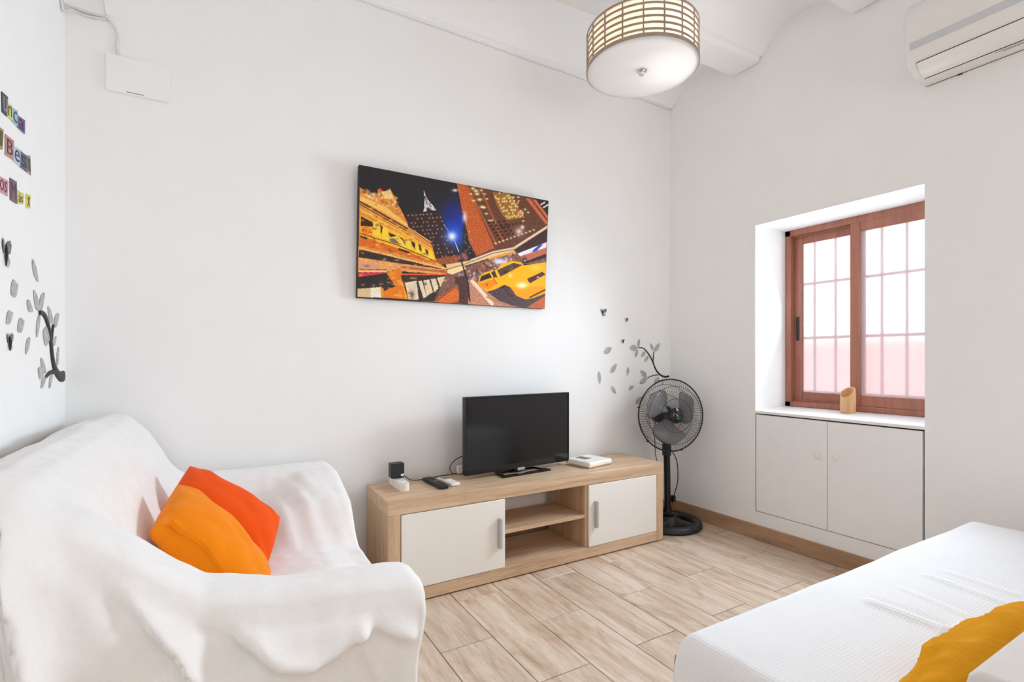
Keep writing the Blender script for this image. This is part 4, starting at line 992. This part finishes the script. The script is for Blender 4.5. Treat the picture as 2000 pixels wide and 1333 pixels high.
bo = bpy.data.objects.new('lamp_bulb', bulb); COL.objects.link(bo); bo.parent = lp_; bo.location = (0.10, -0.075, 0.085)
obj('diffuser', MB().lathe([(0.0, -0.004), (LR - 0.02, -0.004), (LR - 0.004, -0.003), (LR - 0.003, 0.001), (0.0, 0.002)], LC, 96), 'acrylic', lp_)
obj('top_panel', MB().lathe([(0.0, LHt - 0.006), (LR - 0.014, LHt - 0.006), (LR - 0.014, LHt - 0.003), (0.0, LHt - 0.003)], LC, 64), 'acrylic', lp_)  # unseen disc, added to dim bulb light spilling up onto the ceiling
obj('finial', MB().lathe([(0.0, -0.024), (0.011, -0.024), (0.012, -0.022), (0.012, -0.012), (0.010, -0.010), (0.022, -0.008), (0.025, -0.004), (0.0, -0.004)], LC, 32), 'chrome', lp_)
obj('stem', MB().tube([LC + Vector((0, 0, 0.0)), LC + Vector((0, 0, 0.40))], 0.008, 12), 'chrome', lp_)
obj('canopy', MB().lathe([(0.0, 0.40), (0.06, 0.40), (0.06, 0.42), (0.0, 0.455)], LC, 32), 'chrome', lp_)
sp = MB()
for k in range(3):
    a = 2 * PI * k / 3 + 0.4; d = Vector((math.cos(a), math.sin(a), 0)); sp.tube([LC + Vector((0, 0, LHt - 0.01)), LC + d * (LR - 0.012) + Vector((0, 0, LHt - 0.01))], 0.003, 6)
obj('spider', sp, 'chrome', lp_)

# ================================================================ AIR CONDITIONER
ac = thing('air_conditioner', 'white wall-mounted air conditioner high on the right wall', 'air conditioner', (XR, 0.6, 2.2))
AY1, AY0 = 0.992, 0.20
def acp(y): return [(XR - 0.001, y, 2.196), (XR - 0.055, y, 2.194), (XR - 0.11, y, 2.201), (XR - 0.148, y, 2.220), (XR - 0.172, y, 2.255), (XR - 0.184, y, 2.30), (XR - 0.190, y, 2.40), (XR - 0.186, y, 2.455), (XR - 0.165, y, 2.478), (XR - 0.001, y, 2.480)]
am = MB(); ring = acp(AY1)
rings = [acp(AY0)]
for yy, sc in ((AY0, 1), (AY1 - 0.012, 1), (AY1 - 0.004, 0.985), (AY1, 0.955)):
    c = Vector((XR - 0.001, 0, 2.335)); rings.append([((XR - 0.001) + (x - XR + 0.001) * sc, yy, 2.335 + (z - 2.335) * sc) for x, _, z in acp(yy)])
am.grid(rings[1:]); n_ = len(ring)
o0 = len(am.v); am.add(rings[-1], [tuple(range(n_))]); am.add(rings[1], [tuple(range(n_))[::-1]])
obj('housing', am, 'ac_white', ac, angle=50)
def surf(y0, y1, pts, out, mat, name, label=None):
    mb = MB(); mb.grid([[(x - out, y, z) for x, z in pts] for y in (y0, y1)]); mb.grid([[(x + 0.002, y, z) for x, z in pts] for y in (y0, y1)])
    return obj(name, mb, mat, ac, label=label)
FLP = [(XR - 0.050, 2.2055), (XR - 0.090, 2.2050), (XR - 0.128, 2.216), (XR - 0.150, 2.2345)]
fo = [(XR - 0.060, 2.1945), (XR - 0.11, 2.2000), (XR - 0.146, 2.2185), (XR - 0.1665, 2.2440)]
def panel(name, pts, y0, y1, th, mat, label=None):
    # follows the housing curve, proud of it by th
    top = []; 
    for k, (x, z) in enumerate(pts):
        a = pts[max(k - 1, 0)]; b_ = pts[min(k + 1, len(pts) - 1)]; t = Vector((b_[0] - a[0], b_[1] - a[1])); nn = Vector((-t.y, t.x)).normalized()
        if nn.x > 0: nn = -nn
        top.append((x + nn.x * th, z + nn.y * th))
    loop = top + pts[::-1]
    return obj(name, MB().prism([(x, y0, z) for x, z in loop], (0, y1 - y0, 0)), mat, ac, angle=30, label=label)
panel('flap_gap', [(XR - 0.081, 2.1962), (XR - 0.11, 2.2012), (XR - 0.148, 2.220), (XR - 0.1625, 2.2400)], AY0 + 0.03, AY1 - 0.0325, 0.0012, 'dark')
panel('air_flap', [(XR - 0.091, 2.1980), (XR - 0.11, 2.2010), (XR - 0.147, 2.2195), (XR - 0.161, 2.2380)], AY0 + 0.034, AY1 - 0.0345, 0.0045, 'ac_white')
panel('grey_strip', [(XR - 0.1835, 2.292), (XR - 0.1853, 2.318)], AY0 + 0.02, AY1 - 0.02, 0.0012, 'ac_grey', 'pale grey strip along the front')
for (a, b_, x0, x1) in ((0.40, 0.72, 0.058, 0.0605), (0.35, 0.66, 0.046, 0.051), (0.52, 0.74, 0.068, 0.0695), (0.40, 0.60, 0.032, 0.0345)):
    obj('printed_line', MB().box(XR - x1, a, 2.1938, XR - x0, b_, 2.1946), 'print_grey', ac)
obj('bottom_seam', MB().box(XR - 0.004, AY0, 2.1945, XR - 0.002, AY1 - 0.01, 2.1955), 'dark', ac)
obj('clip', MB().box(XR - 0.006, 0.86, 2.192, XR - 0.001, 0.875, 2.196), 'dark', ac)

# ================================================================ BAMBOO CUP ON THE SILL
bp = on(1656, 808, 2, 0.735); zc = 0.728 + (bp[0] - XR + 0.006) / 0.291 * 0.013
bcup = thing('candle_holder', 'small bamboo candle holder with slanted rim on the window sill', 'candle holder', (bp[0], bp[1], zc))
fw = (bp[0] * FV[0] + bp[1] * FV[1]); rB = 12.8 * fw / FPX
mb = MB(); g = []
for k in range(32):
    a = 2 * PI * k / 32; d = Vector((math.cos(a), math.sin(a), 0)); tocam = Vector((-0.8, -0.25, 0)).normalized(); tocam = Vector((-0.75, 0.1, 0)).normalized()
    s_ = d.dot(tocam); ht = 0.135 - 0.020 * (1 + s_) - 0.012 * max(0, s_) ** 2
    c = Vector((bp[0], bp[1], zc))
    g.append([c, c + d * rB, c + d * rB * 1.02 + Vector((0, 0, ht * 0.5)), c + d * rB * 0.97 + Vector((0, 0, ht - 0.002)), c + d * rB * 0.93 + Vector((0, 0, ht)), c + d * rB * 0.80 + Vector((0, 0, ht - 0.003)), c + d * rB * 0.80 + Vector((0, 0, 0.06)), c + Vector((0, 0, 0.058))])
obj('cup', mb.grid(g, True), 'bamboo', bcup, angle=50)

# ================================================================ WALL DECALS (leaves, branches, butterflies)
def decal_frame(wall):
    if wall == 'back': return (lambda x, y: Vector(on(x, y, 1, YB))), Vector((0, -1, 0))
    return (lambda x, y: Vector(on(x, y, 0, XL))), Vector((1, 0, 0))
def leaf_mesh(wall, p1, p2, wfrac):
    f, n = decal_frame(wall); a, b_ = f(*p1), f(*p2); ax = (b_ - a); L = ax.length; ax.normalize(); sd = n.cross(ax).normalized()
    mb = MB(); rows = []
    for k in range(9):
        t = k / 8; w = wfrac * L * 0.5 * (math.sin(PI * t ** 0.85) ** 0.8 if 0 < t < 1 else 0.0) + 0.0004
        c = a + ax * (L * t)
        rows.append([c - sd * w + n * 0.001, c - sd * w * 0.5 + n * 0.0035, c + n * 0.002, c + sd * w * 0.5 + n * 0.0035, c + sd * w + n * 0.001])
    mb.grid(rows)
    mb.grid([[c - Vector(n) * 0.0 for c in (r[0] - n * 0.0008, r[4] - n * 0.0008)] for r in rows])
    return mb, (a + b_) / 2
def leaf(wall, p1, p2, wfrac, mat='leaf', parent=None, label=None, group=None):
    mb, c = leaf_mesh(wall, p1, p2, wfrac)
    o = obj('leaf' if parent else 'leaf_decal', mb, mat, parent, angle=60)
    if label: tag(o, label, 'wall decal', group)
    return o
def branch_part(name, wall, pts, rad, parent):
    f, n = decal_frame(wall); P3 = spline([f(*p) + n * 0.003 for p in pts], 6)
    m = len(P3); rs = [rad[0] + (rad[1] - rad[0]) * i / (m - 1) for i in range(m)]
    mb = MB(); sdp = None
    rows = []
    for i, p in enumerate(P3):
        t = (P3[min(i + 1, m - 1)] - P3[max(i - 1, 0)]).normalized(); sd = n.cross(t).normalized(); r = rs[i]
        rows.append([p - sd * r - n * 0.002, p - sd * r * 0.7 + n * 0.002, p + n * 0.003, p + sd * r * 0.7 + n * 0.002, p + sd * r - n * 0.002])
    mb.grid(rows)
    return obj(name, mb, 'branch', parent, angle=60)
def butterfly(wall, c, s, label, group, flip=1):
    f, n = decal_frame(wall); c3 = f(*c); e1 = (f(c[0] + 1, c[1]) - c3); px1 = e1.length; e1.normalize(); up = Vector((0, 0, 1))
    e1 = (e1 - up * e1.dot(up)).normalized()
    t = thing('butterfly_decal', label, 'wall decal', tuple(c3), group)
    def wing(pts): return MB().prism([c3 + e1 * (x * s * flip) + up * (y * s) + n * (0.001 + (0.012 if wall == 'back' else 0.003) * (abs(x) > 0.2) * abs(x)) for x, y in pts], n * 0.001)
    obj('wing', wing([(0.05, 0.1), (0.3, 0.75), (0.75, 1.0), (0.95, 0.7), (0.8, 0.15), (0.3, -0.05)]), 'leaf_dark', t, smooth=False)
    obj('wing', wing([(0.05, -0.05), (0.55, -0.1), (0.75, -0.45), (0.5, -0.85), (0.2, -0.7)]), 'leaf', t, smooth=False)
    obj('wing', wing([(-0.02, 0.1), (-0.15, 0.8), (-0.45, 0.95), (-0.5, 0.45), (-0.25, -0.05)]), 'leaf_dark', t, smooth=False)
    obj('body', MB().tube([c3 + n * 0.004 + up * (0.6 * s), c3 + n * 0.005, c3 + n * 0.004 - up * (0.8 * s)], [0.002, 0.0035, 0.0015], 6), 'branch', t)

# back wall, beside the fan (coordinates read in the photograph)
ZB = lambda x, y: (1150 + x / 6.0588, 580 + y / 6.0588)
bd = thing('branch_decal', 'black branch sticker with grey leaves on the back wall above the fan', 'wall decal', tuple(on(1290, 720, 1, YB)))
branch_part('branch', 'back', [ZB(945, 942), (1298.5, 736.5), ZB(845, 925), ZB(790, 860), ZB(750, 760), ZB(700, 670), ZB(640, 608), ZB(580, 606)], (0.0075, 0.0024), bd)
branch_part('twig', 'back', [ZB(757, 765), ZB(763, 700), ZB(768, 645)], (0.0032, 0.0022), bd)
branch_part('twig', 'back', [ZB(820, 925), ZB(750, 935), ZB(685, 965)], (0.0035, 0.0020), bd)
for p1, p2, w in ((ZB(582, 600), ZB(598, 498), 0.42), (ZB(568, 605), ZB(480, 605), 0.62), (ZB(575, 622), ZB(550, 720), 0.45), (ZB(670, 648), ZB(620, 715), 0.48), (ZB(705, 705), ZB(652, 772), 0.45), (ZB(762, 635), ZB(728, 552), 0.45), (ZB(778, 645), ZB(840, 550), 0.45), (ZB(685, 950), ZB(608, 875), 0.5), (ZB(684, 968), ZB(600, 1028), 0.5), (ZB(828, 952), ZB(770, 1042), 0.45), (ZB(875, 968), ZB(865, 1050), 0.36)):
    leaf('back', p1, p2, w, 'leaf', bd)
LG = 'loose grey leaf decals on the back wall'
for p1, p2, w, lab in ((ZB(178, 665), ZB(272, 605), 0.55, 'grey leaf decal nearest the butterflies, highest of the loose leaves on back wall'),
                       (ZB(255, 905), ZB(328, 795), 0.42, 'grey leaf decal tilted right, below the highest loose leaf on back wall'),
                       (ZB(118, 885), ZB(130, 1032), 0.34, 'grey upright leaf decal, farthest left on the back wall'),
                       (ZB(466, 835), ZB(455, 940), 0.38, 'pale narrow upright leaf decal left of the back-wall branch'),
                       (ZB(262, 1060), ZB(320, 1148), 0.42, 'dark grey leaf decal above the router on the back wall'),
                       (ZB(470, 1102), ZB(530, 1052), 0.5, 'smallest grey leaf decal, low between router and fan'),
                       (ZB(552, 1270), ZB(628, 1185), 0.5, 'grey leaf decal touching the left edge of the fan cage')):
    leaf('back', p1, p2, w, 'leaf', None, lab, LG)
for c, s, lab, fl_ in ((ZB(160, 190), 0.026, 'largest butterfly decal, top left above the back-wall branch', 1), (ZB(447, 275), 0.014, 'small dark butterfly decal upper right above the back-wall branch', -1), (ZB(402, 530), 0.015, 'small dark butterfly decal just left of the back-wall leaves', -1)):
    butterfly('back', c, s, lab, 'butterfly decals on the back wall', fl_)
# left wall
ZL = lambda x, y: (x / 3.703, 440 + y / 3.703)
ld = thing('branch_decal', 'black branch sticker with silvery leaves on left wall near the corner', 'wall decal', tuple(on(115, 700, 0, XL)))
branch_part('branch', 'left', [ZL(458, 1092), ZL(432, 1095), ZL(400, 1055), ZL(378, 985), ZL(365, 880), ZL(350, 760), ZL(325, 670), ZL(300, 635), ZL(277, 634)], (0.020, 0.007), ld)
branch_part('twig', 'left', [ZL(365, 830), ZL(372, 770), ZL(378, 722)], (0.008, 0.005), ld)
branch_part('twig', 'left', [ZL(395, 1060), ZL(355, 1070), ZL(324, 1100)], (0.009, 0.005), ld)
for p1, p2, w in ((ZL(278, 620), ZL(240, 470), 0.5), (ZL(284, 620), ZL(315, 488), 0.5), (ZL(282, 650), ZL(260, 812), 0.4), (ZL(378, 710), ZL(342, 588), 0.5), (ZL(390, 735), ZL(420, 640), 0.55), (ZL(352, 830), ZL(308, 770), 0.9), (ZL(385, 872), ZL(400, 805), 0.5), (ZL(410, 1015), ZL(418, 882), 0.4), (ZL(325, 1070), ZL(292, 962), 0.5), (ZL(305, 1090), ZL(272, 1045), 0.8), (ZL(322, 1105), ZL(292, 1182), 0.5), (ZL(372, 1085), ZL(352, 1182), 0.5)):
    leaf('left', p1, p2, w, 'leaf', ld)
LG2 = 'loose silver leaf decals on the left wall'
for p1, p2, w, lab in ((ZL(230, 248), ZL(270, 410), 0.42, 'tall silver leaf decal, highest of the loose leaves on left wall'),
                       (ZL(120, 428), ZL(76, 498), 0.85, 'broad dark leaf decal below left of the tall one on left wall'),
                       (ZL(192, 548), ZL(230, 625), 0.6, 'small silver leaf decal nearest the branch tip on left wall'),
                       (ZL(82, 630), ZL(42, 712), 0.65, 'silver leaf decal lowest but one at the left edge of left wall'),
                       (ZL(165, 690), ZL(124, 768), 0.7, 'silver leaf decal in the middle of the loose leaves on left wall'),
                       (ZL(208, 812), ZL(182, 935), 0.45, 'narrow silver leaf decal, lowest of the loose leaves on left wall')):
    leaf('left', p1, p2, w, 'leaf', None, lab, LG2)
butterfly('left', ZL(30, 205), 0.040, 'large butterfly decal at the left edge under the lettering', 'butterfly decals on the left wall')
butterfly('left', ZL(58, 850), 0.026, 'small dark butterfly decal at lower left of the left-wall leaves', 'butterfly decals on the left wall')

# ================================================================ LETTER CARDS ON THE LEFT WALL
ZT_ = lambda x, y: (x / 5.125, 160 + y / 5.125)
CARDS = [
    ('u', [(8, 95), (68, 150), (58, 345), (12, 300)], (72, 72, 78), (150, 152, 158), 'dark grey letter card u, first visible in the top row'),
    ('n', [(62, 205), (112, 235), (112, 385), (62, 345)], (216, 212, 128), (74, 66, 50), 'yellow letter card n in the top row'),
    ('c', [(112, 255), (166, 290), (165, 445), (112, 395)], (140, 196, 206), (60, 84, 100), 'pale blue letter card c in the top row'),
    ('a', [(166, 330), (240, 385), (238, 520), (166, 455)], (112, 84, 136), (58, 44, 84), 'purple letter card a ending the top row'),
    ('l', [(-40, 430), (24, 480), (12, 680), (-40, 640)], (160, 150, 84), (84, 76, 44), 'olive letter card cut by the picture edge, middle row'),
    ('B', [(45, 520), (130, 590), (122, 780), (45, 730)], (196, 140, 140), (84, 48, 46), 'pink letter card with brown capital B, middle row'),
    ('e', [(128, 640), (192, 680), (190, 845), (124, 790)], (188, 202, 220), (50, 56, 70), 'pale blue letter card e beside the capital B'),
    ('s', [(192, 685), (262, 745), (262, 905), (192, 850)], (92, 98, 122), (54, 58, 80), 'slate blue letter card s, middle row'),
    ('l', [(262, 735), (292, 740), (300, 935), (264, 900)], (150, 144, 134), (84, 80, 74), 'grey letter card l ending the middle row'),
    ('os', [(-30, 935), (72, 990), (66, 1145), (-30, 1085)], (216, 152, 166), (110, 52, 76), 'pink letter card os at the left edge, bottom row'),
    ('M', [(92, 960), (156, 1000), (160, 1222), (94, 1180)], (116, 92, 106), (88, 66, 84), 'tall plum letter card M, bottom row'),
    ('ás', [(162, 1080), (228, 1120), (222, 1228), (164, 1215)], (216, 208, 112), (70, 60, 44), 'yellow letter card ás, bottom row'),
    ('x', [(254, 1120), (296, 1135), (290, 1270), (256, 1262)], (222, 214, 104), (96, 90, 40), 'small yellow letter card x ending the bottom row'),
]
for ch, quad, bgc, fgc, lab in CARDS:
    P3 = [Vector(on(*ZT_(*q), 0, XL)) for q in quad]
    ctr = sum(P3, Vector()) / 4
    t = thing('letter_card', lab, 'letter card', tuple(ctr), 'cut-out letter cards on the left wall')
    obj('card', MB().prism([p + Vector((0.0006, 0, 0)) for p in P3], (0.002, 0, 0)), plain('card_' + str(bgc[0]) + '_' + str(bgc[2]), bgc, 0.6, var=0.06), t, smooth=False)
    cu = bpy.data.curves.new('letter', 'FONT'); cu.body = ch; cu.align_x = 'CENTER'; cu.align_y = 'CENTER'; cu.size = 1.0; cu.extrude = 0.0
    to = bpy.data.objects.new('letter_curve', cu); COL.objects.link(to)
    dg = bpy.context.evaluated_depsgraph_get(); lm = bpy.data.meshes.new_from_object(to.evaluated_get(dg)); bpy.data.objects.remove(to)
    co = np.array([v.co[:] for v in lm.vertices]); mn, mx = co.min(0), co.max(0); wd_, hd_ = mx[0] - mn[0], mx[1] - mn[1]
    # fit the glyph into the (sheared) card: bilinear map
    for v in lm.vertices:
        a = 0.14 + 0.72 * (v.co.x - mn[0]) / max(wd_, 1e-6); b_ = 0.14 + 0.72 * (mx[1] - v.co.y) / max(hd_, 1e-6)
        p = (P3[0] * (1 - a) + P3[1] * a) * (1 - b_) + (P3[3] * (1 - a) + P3[2] * a) * b_
        v.co = p + Vector((0.0032, 0, 0)) - ctr
    lm.name = 'letter'; lm.materials.clear(); lm.materials.append(plain('ink_' + str(fgc[0]) + '_' + str(fgc[2]), fgc, 0.6))
    lo = bpy.data.objects.new('letter', lm); COL.objects.link(lo); lo.parent = t

# ================================================================ JUNCTION COVER AND CABLES, UPPER LEFT
bx_ = thing('fuse_box', 'flat white electrical cover high on the back wall near left corner', 'fuse box', (-0.255, YB, 2.1))
obj('cover', MB().box(-0.353, YB - 0.016, 2.030, -0.157, YB - 0.0005, 2.168, 0.004, 2), 'wall', bx_)
obj('slot', MB().box(-0.29, YB - 0.0168, 2.034, -0.235, YB - 0.0155, 2.036), 'print_grey', bx_)
def bw(px, py, off=0.006): v = on(px, py, 1, YB); return Vector((v[0], YB - off, v[2]))
tag(obj('cable', MB().tube(spline([bw(209, 36), bw(222, 50), bw(229, 68), bw(228, 88), bw(230, 105), bw(233, 113)], 6), 0.0042, 8), 'cable_white'), 'white cable curving down into the electrical cover', 'cable')
lw = on(118, 0, 0, XL)
tag(obj('cable', MB().tube(spline([(XL + 0.006, lw[1], lw[2] + 0.05), (XL + 0.006, lw[1], lw[2]), bw(140, 14), bw(165, 24), bw(207, 35)], 6), 0.0045, 8), 'cable_white'), 'upper of two white cables crossing the top left corner', 'cable')
tag(obj('cable', MB().tube(spline([(XL + 0.006, lw[1] - 0.02, lw[2] + 0.04), (XL + 0.006, lw[1], lw[2] - 0.03), bw(142, 22), bw(170, 33), bw(208, 39)], 6), 0.0045, 8), 'cable_white'), 'lower of two white cables crossing the top left corner', 'cable')
q0, q1, q2, q3 = bw(199, -25, 0), bw(221, -25, 0), bw(223, 32, 0), bw(209, 32, 0)
tag(obj('cable_duct', MB().prism([q0, q1, q2, q3], (0, -0.018, 0)), 'wall_gloss', smooth=False), 'white plastic cable duct rising from the cables at top left', 'cable duct')
